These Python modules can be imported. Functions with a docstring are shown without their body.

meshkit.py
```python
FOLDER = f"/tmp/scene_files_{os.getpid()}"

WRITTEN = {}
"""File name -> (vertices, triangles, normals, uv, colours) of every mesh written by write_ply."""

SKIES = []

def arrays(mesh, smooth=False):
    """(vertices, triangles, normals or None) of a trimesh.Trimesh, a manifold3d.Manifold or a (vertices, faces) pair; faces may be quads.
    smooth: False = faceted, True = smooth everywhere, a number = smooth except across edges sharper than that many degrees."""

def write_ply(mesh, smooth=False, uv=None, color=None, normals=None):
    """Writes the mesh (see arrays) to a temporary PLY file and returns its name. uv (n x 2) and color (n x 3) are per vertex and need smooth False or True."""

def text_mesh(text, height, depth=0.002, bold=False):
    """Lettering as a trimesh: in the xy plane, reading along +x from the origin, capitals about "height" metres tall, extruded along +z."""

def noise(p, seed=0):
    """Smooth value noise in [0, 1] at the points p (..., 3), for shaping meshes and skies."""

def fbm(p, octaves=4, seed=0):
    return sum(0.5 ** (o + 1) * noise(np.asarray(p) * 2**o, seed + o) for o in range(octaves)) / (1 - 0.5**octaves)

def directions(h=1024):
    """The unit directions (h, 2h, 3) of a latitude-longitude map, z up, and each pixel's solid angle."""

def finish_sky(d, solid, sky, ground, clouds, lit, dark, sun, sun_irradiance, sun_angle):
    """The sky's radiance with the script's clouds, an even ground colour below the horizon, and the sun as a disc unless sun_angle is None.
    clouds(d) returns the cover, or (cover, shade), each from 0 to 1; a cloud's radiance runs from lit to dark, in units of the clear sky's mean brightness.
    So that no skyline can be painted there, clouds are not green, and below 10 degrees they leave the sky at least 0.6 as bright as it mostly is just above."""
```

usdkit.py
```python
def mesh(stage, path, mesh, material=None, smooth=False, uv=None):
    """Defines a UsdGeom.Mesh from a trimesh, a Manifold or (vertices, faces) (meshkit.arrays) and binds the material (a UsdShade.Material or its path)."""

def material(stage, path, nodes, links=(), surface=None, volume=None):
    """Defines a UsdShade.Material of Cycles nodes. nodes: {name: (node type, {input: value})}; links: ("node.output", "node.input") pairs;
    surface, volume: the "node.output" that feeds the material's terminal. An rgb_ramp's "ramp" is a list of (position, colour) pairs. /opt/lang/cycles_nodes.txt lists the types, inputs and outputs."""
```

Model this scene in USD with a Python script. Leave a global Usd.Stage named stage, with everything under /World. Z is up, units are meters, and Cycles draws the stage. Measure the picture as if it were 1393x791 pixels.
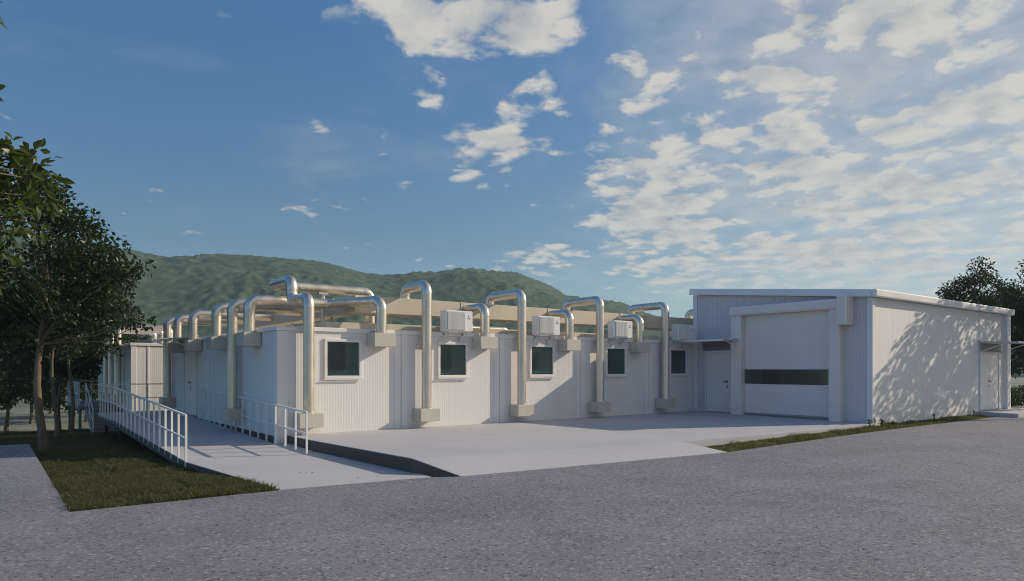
import math
import numpy as np
import trimesh
import manifold3d
import shapely.geometry as sg
import usdkit
import meshkit
from pxr import Usd, UsdGeom, UsdLux, Sdf, Gf, UsdShade, Vt

stage = Usd.Stage.CreateInMemory()
UsdGeom.SetStageUpAxis(stage, UsdGeom.Tokens.z)
UsdGeom.SetStageMetersPerUnit(stage, 1.0)
UsdGeom.Xform.Define(stage, '/World')
UsdGeom.Scope.Define(stage, '/World/Looks')

# ------------------------------------------------------------------ camera, sky, sun
EYE = 1.70
FWD = np.array([0.6076, 0.7942, 0.0])
RGT = np.array([0.7942, -0.6076, 0.0])
EXPOSURE = -0.12
cam = UsdGeom.Camera.Define(stage, '/World/camera')
cam.CreateHorizontalApertureAttr(36.0)
cam.CreateVerticalApertureAttr(36.0 * 581 / 1024)
cam.CreateFocalLengthAttr(24.0)
cam.CreateVerticalApertureOffsetAttr(2.752)
cam.CreateClippingRangeAttr((0.1, 20000.0))
cam.CreateExposureAttr(EXPOSURE)
cam.AddTransformOp().Set(Gf.Matrix4d(RGT[0], RGT[1], 0, 0, 0, 0, 1, 0, -FWD[0], -FWD[1], 0, 0, 0, 0, EYE, 1))

SUN = np.array([1.0, -0.37, 0.50]); SUN /= np.linalg.norm(SUN)
SUN_EL = math.asin(SUN[2]); SUN_ROT = math.atan2(SUN[0], SUN[1])
SKY_STRENGTH = 0.086
CLOUD = 7.0


def view_dir(right, up):
    v = FWD + RGT * right + np.array([0, 0, up]); return v / np.linalg.norm(v)


def sky_material():
    N, L = {}, []
    N['tc'] = ('texture_coordinate', {})
    N['sky'] = ('sky_texture', {'sky_type': 'single_scattering', 'sun_disc': False, 'sun_elevation': SUN_EL, 'sun_rotation': SUN_ROT, 'altitude': 300.0, 'air_density': 1.0, 'aerosol_density': 0.6, 'ozone_density': 2.2})
    N['sep'] = ('separate_xyz', {}); L.append(('tc.generated', 'sep.vector'))
    N['zp'] = ('math', {'math_type': 'maximum', 'value2': 0.0}); L.append(('sep.z', 'zp.value1'))
    N['za'] = ('math', {'math_type': 'add', 'value2': 0.15}); L.append(('zp.value', 'za.value1'))
    for a in 'xy':
        N['d' + a] = ('math', {'math_type': 'divide'}); L += [('sep.' + a, f'd{a}.value1'), ('za.value', f'd{a}.value2')]
    N['p'] = ('combine_xyz', {'z': 0.0}); L += [('dx.value', 'p.x'), ('dy.value', 'p.y')]
    N['off'] = ('vector_math', {'math_type': 'add', 'vector2': (0.085, -0.03, 0.0)}); L.append(('p.vector', 'off.vector1'))
    for n, src in (('n1', 'p.vector'), ('n2', 'off.vector')):
        N[n] = ('noise_texture', {'scale': 5.8, 'detail': 7.0, 'roughness': 0.60, 'lacunarity': 2.1, 'distortion': 0.2}); L.append((src, n + '.vector'))
    for n, src, nn in (('v1', 'p.vector', 'n1'), ('v2', 'off.vector', 'n2')):
        N[n + 'w'] = ('vector_math', {'math_type': 'multiply_add', 'vector2': (0.16, 0.16, 0.0)}); L += [(nn + '.color', n + 'w.vector1'), (src, n + 'w.vector3')]
        N[n] = ('voronoi_texture', {'feature': 'f1', 'scale': 8.4, 'detail': 1.0, 'roughness': 0.5}); L.append((n + 'w.vector', n + '.vector'))
        N[n + 'f'] = ('math', {'math_type': 'multiply_add', 'value2': -0.32, 'value3': 0.135}); L.append((n + '.distance', n + 'f.value1'))
        N[n + 's'] = ('math', {'math_type': 'add'}); L += [(nn + '.fac', n + 's.value1'), (n + 'f.value', n + 's.value2')]
    N['nb'] = ('noise_texture', {'scale': 1.7, 'detail': 3.0, 'roughness': 0.5}); L.append(('p.vector', 'nb.vector'))
    # where the clouds gather: a bank that thickens towards the sun's side, and some loose heaps
    N['bank'] = ('vector_math', {'math_type': 'dot_product', 'vector2': tuple(RGT)}); L.append(('tc.generated', 'bank.vector1'))
    N['bk'] = ('map_range', {'from_min': 0.0, 'from_max': 0.42, 'to_min': 0.0, 'to_max': 0.228, 'clamp': True}); L.append(('bank.value', 'bk.value'))
    last = 'bk.result'
    for i, (r, u, deg, w) in enumerate(((-0.17, 0.535, 4.8, 0.22), (-0.10, 0.52, 4.8, 0.24), (-0.03, 0.505, 4.6, 0.24), (0.05, 0.525, 5, 0.24), (0.025, 0.375, 4.0, 0.29), (-0.045, 0.305, 4.4, 0.30), (0.20, 0.32, 8, 0.16), (0.18, 0.20, 8, 0.12), (0.36, 0.36, 6, 0.12), (0.55, 0.42, 12, 0.09), (-0.295, 0.246, 1.6, 0.13), (-0.125, 0.41, 2.2, 0.22), (0.40, 0.13, 10, 0.13), (0.62, 0.22, 9, 0.09), (0.22, 0.20, 6, 0.08), (0.02, 0.13, 5, 0.16))):
        b = f'b{i}'
        N[b + 'd'] = ('vector_math', {'math_type': 'dot_product', 'vector2': tuple(view_dir(r, u))}); L.append(('tc.generated', b + 'd.vector1'))
        N[b + 'm'] = ('map_range', {'range_type': 'smoothstep', 'from_min': math.cos(math.radians(deg)), 'from_max': 1.0, 'to_min': 0.0, 'to_max': w, 'clamp': True}); L.append((b + 'd.value', b + 'm.value'))
        N[b + 'a'] = ('math', {'math_type': 'add'}); L += [(last, b + 'a.value1'), (b + 'm.result', b + 'a.value2')]
        last = b + 'a.value'
    N['nbm'] = ('math', {'math_type': 'multiply_add', 'value2': 0.55, 'value3': -0.30}); L.append(('nb.fac', 'nbm.value1'))
    N['s1'] = ('math', {'math_type': 'add'}); L += [('v1s.value', 's1.value1'), ('nbm.value', 's1.value2')]
    N['s2'] = ('math', {'math_type': 'add'}); L += [('s1.value', 's2.value1'), (last, 's2.value2')]
    N['mask'] = ('map_range', {'range_type': 'smoothstep', 'from_min': 0.545, 'from_max': 0.765, 'to_min': 0.0, 'to_max': 0.96, 'clamp': True}); L.append(('s2.value', 'mask.value'))
    N['vn'] = ('noise_texture', {'scale': 1.6, 'detail': 5.0, 'roughness': 0.6, 'distortion': 0.6}); L.append(('p.vector', 'vn.vector'))
    N['vs'] = ('math', {'math_type': 'multiply_add', 'value2': 2.2}); L += [('bk.result', 'vs.value1'), ('vn.fac', 'vs.value3')]
    N['veil'] = ('map_range', {'range_type': 'smoothstep', 'from_min': 0.50, 'from_max': 1.05, 'to_min': 0.0, 'to_max': 0.5, 'clamp': True}); L.append(('vs.value', 'veil.value'))
    N['fade'] = ('map_range', {'range_type': 'smoothstep', 'from_min': 0.03, 'from_max': 0.16, 'to_min': 0.25, 'to_max': 1.0, 'clamp': True}); L.append(('sep.z', 'fade.value'))
    N['mk'] = ('math', {'math_type': 'multiply'}); L += [('mv.value', 'mk.value1'), ('fade.result', 'mk.value2'), ('mask.result', 'mv.value1'), ('veil.result', 'mv.value2')]
    N['mv'] = ('math', {'math_type': 'maximum'})
    N['df'] = ('math', {'math_type': 'subtract'}); L += [('v1s.value', 'df.value1'), ('v2s.value', 'df.value2')]
    N['lit'] = ('math', {'math_type': 'multiply_add', 'value2': 2.6}); L += [('df.value', 'lit.value1'), ('thick.result', 'lit.value3')]
    N['thick'] = ('map_range', {'from_min': 0.62, 'from_max': 0.98, 'to_min': 0.86, 'to_max': 0.28, 'clamp': True}); L.append(('s2.value', 'thick.value'))
    N['litc'] = ('math', {'math_type': 'minimum', 'value2': 1.0, 'use_clamp': True}); L.append(('lit.value', 'litc.value1'))
    c = CLOUD
    N['tz'] = ('map_range', {'from_min': 0.18, 'from_max': 0.55, 'to_min': 0.0, 'to_max': 1.0, 'clamp': True}); L.append(('sep.z', 'tz.value'))
    N['tcol'] = ('mix', {'color1': (0.48, 0.81, 0.97), 'color2': (0.41, 1.16, 1.68)}); L += [('tz.result', 'tcol.fac'), ('tcol.color', 'tsun.color1'), ('tsf.result', 'tsun.fac'), ('tsun.color', 'tint.color2'), ('bank.value', 'tsf.value')]
    N['tsf'] = ('map_range', {'range_type': 'smoothstep', 'from_min': -0.25, 'from_max': 0.75, 'to_min': 0.0, 'to_max': 1.0, 'clamp': True})
    N['tsun'] = ('mix', {'color2': (0.88, 0.98, 1.0)})
    N['tint'] = ('mix', {'mix_type': 'multiply', 'fac': 1.0})
    N['cc'] = ('mix', {'color1': (c * 0.68, c * 0.72, c * 0.77), 'color2': (c * 1.17, c * 1.11, c * 1.03)}); L.append(('litc.value', 'cc.fac'))
    N['mx'] = ('mix', {}); L += [('sky.color', 'tint.color1'), ('mk.value', 'mx.fac'), ('tint.color', 'mx.color1'), ('cc.color', 'mx.color2')]
    N['bg'] = ('background_shader', {'strength': SKY_STRENGTH}); L.append(('mx.color', 'bg.color'))
    return usdkit.material(stage, '/World/Looks/sky', N, L, surface='bg.background')


dome = UsdLux.DomeLight.Define(stage, '/World/sky')
UsdShade.MaterialBindingAPI.Apply(dome.GetPrim()).Bind(sky_material())
dome.GetPrim().SetCustomDataByKey('kind', 'structure')
sun = UsdLux.DistantLight.Define(stage, '/World/sun')
sun.CreateIntensityAttr(1.25)
sun.CreateAngleAttr(0.35)
sun.CreateNormalizeAttr(True)
sun.CreateColorAttr(Gf.Vec3f(1.0, 0.86, 0.655))
zx = np.cross([0, 0, 1.0], SUN); zx /= np.linalg.norm(zx); zy = np.cross(SUN, zx)
sun.AddTransformOp().Set(Gf.Matrix4d(*zx, 0, *zy, 0, *SUN, 0, 0, 0, 60, 1))

# ------------------------------------------------------------------ scene helpers
_used = {}


def numbered(parent, name):
    k = (parent, name); n = _used.get(k, 0); _used[k] = n + 1
    return f'{parent}/{name}' if n == 0 else f'{parent}/{name}_{n:03d}'


def tag(prim, label=None, cat=None, group=None, kind=None):
    for k, v in (('label', label), ('category', cat), ('group', group), ('kind', kind)):
        if v:
            prim.SetCustomDataByKey(k, v)
    return prim


def thing(name, label, cat, group=None, loc=(0, 0, 0), rot=0.0):
    x = UsdGeom.Xform.Define(stage, numbered('/World', name))
    x.AddTranslateOp().Set(Gf.Vec3d(*map(float, loc)))
    if rot:
        x.AddRotateZOp().Set(float(rot))
    return tag(x.GetPrim(), label, cat, group)


def copy_of(src, name, label, cat, group, loc, rot=0.0, scale=1.0):
    x = UsdGeom.Xform.Define(stage, numbered('/World', name))
    x.AddTranslateOp().Set(Gf.Vec3d(*map(float, loc)))
    x.AddRotateZOp().Set(float(rot))
    x.AddScaleOp().Set(Gf.Vec3f(scale, scale, scale))
    p = x.GetPrim()
    p.GetReferences().AddInternalReference(src)
    p.SetInstanceable(True)
    return tag(p, label, cat, group)


class MB:
    """Collects shapes into one mesh, in world coordinates."""

    def __init__(self, origin=(0, 0, 0)):
        self.v, self.f, self.n, self.o = [], [], 0, np.array(origin, float)

    def add(self, v, f):
        v = np.asarray(v, float); f = np.asarray(f, int)
        if f.shape[1] == 4:
            f = np.vstack([f[:, [0, 1, 2]], f[:, [0, 2, 3]]])
        self.v.append(v); self.f.append(f + self.n); self.n += len(v)
        return self

    def box(self, x0, x1, y0, y1, z0, z1, c=0.0):
        x0, x1 = min(x0, x1), max(x0, x1); y0, y1 = min(y0, y1), max(y0, y1); z0, z1 = min(z0, z1), max(z0, z1)
        if c <= 0:
            v = [(x, y, z) for x in (x0, x1) for y in (y0, y1) for z in (z0, z1)]
            return self.add(v, [(0, 1, 3, 2), (4, 6, 7, 5), (0, 4, 5, 1), (2, 3, 7, 6), (0, 2, 6, 4), (1, 5, 7, 3)])
        c = min(c, (x1 - x0) * .45, (y1 - y0) * .45, (z1 - z0) * .45)
        pts = []
        for x in (x0, x1):
            for y in (y0, y1):
                for z in (z0, z1):
                    sx, sy, sz = (1 if x == x0 else -1), (1 if y == y0 else -1), (1 if z == z0 else -1)
                    pts += [(x + sx * c, y + sy * c, z), (x + sx * c, y, z + sz * c), (x, y + sy * c, z + sz * c)]
        h = trimesh.convex.convex_hull(np.array(pts))
        return self.add(h.vertices, h.faces)

    def mesh(self, m):
        return self.add(m.vertices, m.faces)

    def man(self, m):
        q = m.to_mesh(); return self.add(q.vert_properties[:, :3], q.tri_verts)

    def bar(self, a, b, w, h=None, up=(0, 0, 1)):
        """A square bar from a to b."""
        a, b = np.array(a, float), np.array(b, float); h = w if h is None else h
        t = b - a; t /= np.linalg.norm(t)
        s = np.cross(t, up)
        if np.linalg.norm(s) < 1e-3:
            s = np.cross(t, (1, 0, 0))
        s /= np.linalg.norm(s); u = np.cross(s, t)
        q = [p + s * i * w / 2 + u * j * h / 2 for p in (a, b) for i, j in ((-1, -1), (1, -1), (1, 1), (-1, 1))]
        return self.add(q, [(3, 2, 1, 0), (4, 5, 6, 7), (0, 1, 5, 4), (1, 2, 6, 5), (2, 3, 7, 6), (3, 0, 4, 7)])

    def prism(self, poly, z0, z1):
        m = trimesh.creation.extrude_polygon(sg.Polygon(poly), z1 - z0, engine='earcut'); m.apply_translation((0, 0, z0))
        return self.mesh(m)

    def tube(self, pts, r, sides=24, caps=True):
        p = np.array(pts, float); n = len(p)
        r = np.broadcast_to(np.asarray(r, float), (n,))
        t = np.gradient(p, axis=0); t /= np.linalg.norm(t, axis=1, keepdims=True) + 1e-12
        ref = np.array([0.31, 0.17, 0.93]) if abs(t[0][2]) < 0.8 else np.array([0.9, 0.37, 0.2])
        a = np.cross(t[0], ref); a /= np.linalg.norm(a)
        rings, ang = [], np.arange(sides) * 2 * np.pi / sides
        for i in range(n):
            a = a - t[i] * np.dot(a, t[i]); a /= np.linalg.norm(a) + 1e-12
            b = np.cross(t[i], a)
            rings.append(p[i] + r[i] * (np.cos(ang)[:, None] * a + np.sin(ang)[:, None] * b))
        v = np.vstack(rings); f = []
        i, j = np.meshgrid(np.arange(n - 1), np.arange(sides), indexing='ij')
        q = np.stack([i * sides + j, i * sides + (j + 1) % sides, (i + 1) * sides + (j + 1) % sides, (i + 1) * sides + j], -1).reshape(-1, 4)
        f = np.vstack([q[:, [0, 1, 2]], q[:, [0, 2, 3]]])
        if caps:
            c0, c1 = len(v), len(v) + 1; v = np.vstack([v, p[0], p[-1]]); k = np.arange(sides); k2 = (k + 1) % sides
            f = np.vstack([f, np.stack([np.full(sides, c0), k2, k], 1), np.stack([np.full(sides, c1), (n - 1) * sides + k, (n - 1) * sides + k2], 1)])
        return self.add(v, f)

    def put(self, name, mat, parent=None, smooth=False, label=None):
        v = np.vstack(self.v) - self.o; f = np.vstack(self.f)
        par = '/World' if parent is None else str(parent.GetPath())
        m = usdkit.mesh(stage, numbered(par, name), (v, f), mat, smooth=smooth)
        p = m.GetPrim()
        if label:
            p.SetCustomDataByKey('label', label)
        return p


def sstep(x, a, b):
    t = np.clip((np.asarray(x, float) - a) / (b - a), 0, 1); return t * t * (3 - 2 * t)


# ------------------------------------------------------------------ materials
def mat(name, nodes, links, surface='p.BSDF', volume=None):
    return usdkit.material(stage, '/World/Looks/' + name, nodes, links, surface=surface, volume=volume)


def painted(name, col, rough=0.5, metal=0.0, var=0.06, scale=1.2, bump=0.0, bscale=60.0, spec=0.5):
    """Paint, plaster or metal with faint cloudy wear and streaks."""
    N = {'tc': ('geometry', {}), 'mp': ('mapping', {'scale': (1, 1, 0.35)}), 'n': ('noise_texture', {'scale': scale, 'detail': 6.0, 'roughness': 0.65}),
         'r': ('map_range', {'from_min': 0.3, 'from_max': 0.7, 'to_min': 1 - var, 'to_max': 1 + var * 0.5, 'clamp': True}),
         'c': ('mix', {'mix_type': 'multiply', 'fac': 1.0, 'color1': col}), 'p': ('principled_bsdf', {'roughness': rough, 'metallic': metal, 'specular_ior_level': spec}),
         'rr': ('map_range', {'from_min': 0.3, 'from_max': 0.7, 'to_min': rough * 0.85, 'to_max': min(1, rough * 1.2), 'clamp': True})}
    L = [('tc.position', 'mp.vector'), ('mp.vector', 'n.vector'), ('n.fac', 'r.value'), ('r.result', 'cc.r'), ('r.result', 'cc.g'), ('r.result', 'cc.b'), ('cc.color', 'c.color2'), ('c.color', 'p.base_color'), ('n.fac', 'rr.value'), ('rr.result', 'p.roughness')]
    N['cc'] = ('combine_color', {})
    if bump:
        N['bn'] = ('noise_texture', {'scale': bscale, 'detail': 4.0}); N['bp'] = ('bump', {'strength': bump, 'distance': 0.01})
        L += [('tc.position', 'bn.vector'), ('bn.fac', 'bp.height'), ('bp.normal', 'p.normal')]
    return mat(name, N, L)


WHITE = painted('white_panel', (0.745, 0.715, 0.70), 0.55, var=0.05, scale=0.9)
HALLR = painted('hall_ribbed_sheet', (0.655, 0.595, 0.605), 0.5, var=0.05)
WHITE2 = painted('white_frame', (0.78, 0.75, 0.74), 0.45, var=0.04, scale=1.5)
GATEW = painted('white_gate', (0.79, 0.69, 0.64), 0.5, var=0.04)
RAILW = painted('white_rail_paint', (0.80, 0.80, 0.79), 0.4, var=0.03)
DOORW = painted('white_door', (0.78, 0.72, 0.70), 0.45, var=0.03)
BEIGE = painted('beige_sheet', (0.60, 0.53, 0.42), 0.5, var=0.08, scale=1.0)
BOXM = painted('beige_box_paint', (0.56, 0.52, 0.45), 0.5, var=0.06, scale=2.0)
STEEL = painted('duct_steel', (0.74, 0.665, 0.56), 0.34, metal=0.88, var=0.12, scale=2.5)
ELBOW = painted('duct_elbow_steel', (0.77, 0.71, 0.63), 0.28, metal=0.9, var=0.10, scale=4.0)
DARK = painted('hall_inside', (0.60, 0.635, 0.62), 0.8, var=0.1)
TEAL = painted('room_lining', (0.42, 0.50, 0.475), 0.8, var=0.1)
BLACK = painted('black_plastic', (0.02, 0.02, 0.022), 0.4, var=0.05)
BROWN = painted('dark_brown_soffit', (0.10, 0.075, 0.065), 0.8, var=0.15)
CANOPY_SHADE = painted('brown_header', (0.24, 0.20, 0.185), 0.6, var=0.08)  # colour of the shade painted under the canopies
GREY = painted('grey_mark', (0.30, 0.30, 0.31), 0.5, var=0.02)
ACW = painted('casing_white', (0.80, 0.79, 0.77), 0.4, var=0.03)
GRILLE = painted('grille_grey', (0.55, 0.55, 0.52), 0.5, var=0.03)
STAIRC = painted('stair_grey', (0.28, 0.28, 0.29), 0.8, var=0.12, bump=0.3)

# concrete
N = {'g': ('geometry', {}), 'n': ('noise_texture', {'scale': 0.5, 'detail': 8.0, 'roughness': 0.7}), 'n2': ('noise_texture', {'scale': 70.0, 'detail': 3.0}),
     'r': ('rgb_ramp', {'ramp': [(0.3, (0.435, 0.43, 0.455)), (0.5, (0.47, 0.466, 0.495)), (0.7, (0.505, 0.50, 0.53))]}),
     'b': ('bump', {'strength': 0.12, 'distance': 0.006}), 'p': ('principled_bsdf', {'roughness': 0.8, 'specular_ior_level': 0.3})}
CONCRETE = mat('concrete', N, [('g.position', 'n.vector'), ('g.position', 'n2.vector'), ('n.fac', 'r.fac'), ('r.color', 'p.base_color'), ('n2.fac', 'b.height'), ('b.normal', 'p.normal')])

# asphalt: pale worn, chips, dark pits, wandering hairline cracks
N = {'g': ('geometry', {}), 'n': ('noise_texture', {'scale': 24.0, 'detail': 6.0, 'roughness': 0.82}), 'v': ('voronoi_texture', {'scale': 36.0}),
     'vs': ('separate_color', {}), 'big': ('noise_texture', {'scale': 0.5, 'detail': 7.0, 'roughness': 0.68, 'distortion': 0.5}),
     'wp': ('noise_texture', {'scale': 2.0, 'detail': 4.0}), 'wv': ('vector_math', {'math_type': 'scale', 'scale': 0.6}), 'wa': ('vector_math', {'math_type': 'add'}),
     'ck': ('voronoi_texture', {'feature': 'distance_to_edge', 'scale': 1.6}), 'ckr': ('map_range', {'from_min': 0.0, 'from_max': 0.012, 'to_min': 1.0, 'to_max': 0.0, 'clamp': True}),
     'cn': ('noise_texture', {'scale': 1.3, 'detail': 2.0}), 'cnr': ('map_range', {'from_min': 0.50, 'from_max': 0.62, 'to_min': 0.0, 'to_max': 0.6, 'clamp': True}), 'cm': ('math', {'math_type': 'multiply'}),
     'base': ('rgb_ramp', {'ramp': [(0.30, (0.072, 0.073, 0.088)), (0.41, (0.19, 0.191, 0.223)), (0.57, (0.245, 0.246, 0.286)), (0.70, (0.42, 0.42, 0.46))]}),
     'bt': ('map_range', {'from_min': 0.3, 'from_max': 0.7, 'to_min': 0.80, 'to_max': 1.12, 'clamp': True}), 'btc': ('combine_color', {}),
     'm1': ('mix', {'mix_type': 'multiply', 'fac': 1.0}), 'chip': ('map_range', {'from_min': 0.90, 'from_max': 0.94, 'to_min': 0.0, 'to_max': 0.45, 'clamp': True}),
     'm2': ('mix', {'color2': (0.47, 0.465, 0.46)}), 'pit': ('map_range', {'from_min': 0.06, 'from_max': 0.10, 'to_min': 0.6, 'to_max': 0.0, 'clamp': True}), 'm3': ('mix', {'color2': (0.05, 0.05, 0.055)}),
     'm4': ('mix', {'color2': (0.07, 0.07, 0.075)}),
     'h': ('math', {'math_type': 'subtract'}), 'b': ('bump', {'strength': 0.4, 'distance': 0.02}), 'p': ('principled_bsdf', {'roughness': 0.85, 'specular_ior_level': 0.25})}
L = [('g.position', x + '.vector') for x in ('n', 'v', 'big', 'wp', 'cn')] + [('v.color', 'vs.color'), ('wp.color', 'wv.vector1'), ('g.position', 'wa.vector1'), ('wv.vector', 'wa.vector2'), ('wa.vector', 'ck.vector'),
     ('ck.distance', 'ckr.value'), ('cn.fac', 'cnr.value'), ('ckr.result', 'cm.value1'), ('cnr.result', 'cm.value2'), ('n.fac', 'base.fac'), ('big.fac', 'bt.value'), ('bt.result', 'btc.r'), ('bt.result', 'btc.g'), ('bt.result', 'btc.b'),
     ('base.color', 'm1.color1'), ('btc.color', 'm1.color2'), ('vs.r', 'chip.value'), ('chip.result', 'm2.fac'), ('m1.color', 'm2.color1'), ('vs.r', 'pit.value'), ('pit.result', 'm3.fac'), ('m2.color', 'm3.color1'),
     ('cm.value', 'm4.fac'), ('m3.color', 'm4.color1'), ('m4.color', 'p.base_color'), ('n.fac', 'h.value1'), ('cm.value', 'h.value2'), ('h.value', 'b.height'), ('b.normal', 'p.normal')]
ASPHALT = mat('asphalt', N, L)


def soil(name, ramp, scale, bump=0.5):
    N = {'g': ('geometry', {}), 'n': ('noise_texture', {'scale': scale, 'detail': 8.0, 'roughness': 0.7}), 'r': ('rgb_ramp', {'ramp': ramp}), 'b': ('bump', {'strength': bump, 'distance': 0.05}), 'p': ('principled_bsdf', {'roughness': 0.95, 'specular_ior_level': 0.1})}
    return mat(name, N, [('g.position', 'n.vector'), ('n.fac', 'r.fac'), ('r.color', 'p.base_color'), ('n.fac', 'b.height'), ('b.normal', 'p.normal')])


SOD = soil('lawn_soil', [(0.3, (0.035, 0.036, 0.016)), (0.55, (0.08, 0.08, 0.035)), (0.75, (0.15, 0.14, 0.07))], 6.0)
FIELD = soil('pale_field', [(0.3, (0.10, 0.125, 0.08)), (0.5, (0.22, 0.235, 0.20)), (0.7, (0.36, 0.36, 0.33))], 0.06, 0.2)
HILLM = soil('hill_scrub', [(0.32, (0.028, 0.051, 0.038)), (0.45, (0.051, 0.088, 0.058)), (0.57, (0.076, 0.122, 0.075)), (0.70, (0.112, 0.155, 0.098))], 0.16, 0.3)
BARK = painted('bark', (0.17, 0.13, 0.10), 0.9, var=0.45, scale=9.0, bump=0.8, bscale=25.0, spec=0.2)


def leaf_mat(name, dark, light, trans=0.35, rough=0.5):
    N = {'g': ('geometry', {}), 'r': ('rgb_ramp', {'ramp': [(0.0, dark), (0.6, tuple((a + b) / 2 for a, b in zip(dark, light))), (1.0, light)]}), 'p': ('principled_bsdf', {'roughness': rough, 'specular_ior_level': 0.35}),
         't': ('translucent_bsdf', {}), 'tm': ('mix', {'mix_type': 'multiply', 'fac': 1.0, 'color2': (1.5, 1.7, 0.6)}), 'm': ('mix_closure', {'fac': trans})}
    return mat(name, N, [('g.random_per_island', 'r.fac'), ('r.color', 'p.base_color'), ('r.color', 'tm.color1'), ('tm.color', 't.color'), ('p.BSDF', 'm.closure1'), ('t.BSDF', 'm.closure2')], surface='m.closure')


LEAF = leaf_mat('leaf_green', (0.026, 0.042, 0.016), (0.12, 0.14, 0.05), 0.35, 0.38)
LEAF2 = leaf_mat('leaf_deep_green', (0.022, 0.036, 0.016), (0.085, 0.11, 0.045), 0.3, 0.42)
LEAFN = leaf_mat('leaf_olive', (0.07, 0.09, 0.03), (0.25, 0.26, 0.095), 0.4, 0.32)
BLADE = leaf_mat('grass_blade', (0.09, 0.088, 0.045), (0.45, 0.41, 0.24), 0.42, 0.5)
DEAD = leaf_mat('dead_leaf', (0.05, 0.035, 0.02), (0.09, 0.06, 0.03), 0.2)

N = {'g': ('glass_bsdf', {'color': (0.84, 0.93, 0.92), 'roughness': 0.24, 'IOR': 1.45})}
FROST = mat('obscured_glass', N, [], surface='g.BSDF')
N = {'t': ('translucent_bsdf', {'color': (0.75, 0.78, 0.80)}), 'p': ('principled_bsdf', {'base_color': (0.72, 0.74, 0.76), 'roughness': 0.3}), 'm': ('mix_closure', {'fac': 0.3})}
CANOPY = mat('canopy_sheet', N, [('p.BSDF', 'm.closure1'), ('t.BSDF', 'm.closure2')], surface='m.closure')

# ------------------------------------------------------------------ lie of the land
F = 0.24                       # floor of the buildings above the yard


def yard_z(x):
    return -0.04 + 0.12 * sstep(x, 4, 20)


def land_z(x, y):
    x, y = np.asarray(x, float), np.asarray(y, float)
    left = 1 - sstep(x, 5, 22)
    z = yard_z(x) - left * (0.10 * sstep(y, 10.5, 15) + 0.13 * sstep(y, 14, 22) + 0.42 * sstep(y, 22, 31) + 1.6 * sstep(y, 30.5, 46))
    z = z - 0.8 * (1 - left) * sstep(y, 24, 50)
    return z


def sheet(poly, zf, size, name, m, kind='structure', parent=None):
    p = sg.Polygon(poly) if not isinstance(poly, sg.Polygon) else poly
    v, f = trimesh.creation.triangulate_polygon(p, engine='earcut')
    v3 = np.column_stack([v, np.zeros(len(v))])
    v3, f = trimesh.remesh.subdivide_to_size(v3, f, size, max_iter=14)
    t = trimesh.Trimesh(v3, f, process=True)
    v3, f = np.array(t.vertices), np.array(t.faces)
    nrm = np.cross(v3[f[:, 1]] - v3[f[:, 0]], v3[f[:, 2]] - v3[f[:, 0]])[:, 2]
    f[nrm < 0] = f[nrm < 0][:, ::-1]
    v3[:, 2] = zf(v3[:, 0], v3[:, 1])
    pr = usdkit.mesh(stage, numbered('/World', name), (v3, f), m, smooth=True).GetPrim()
    return tag(pr, kind=kind)


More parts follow.
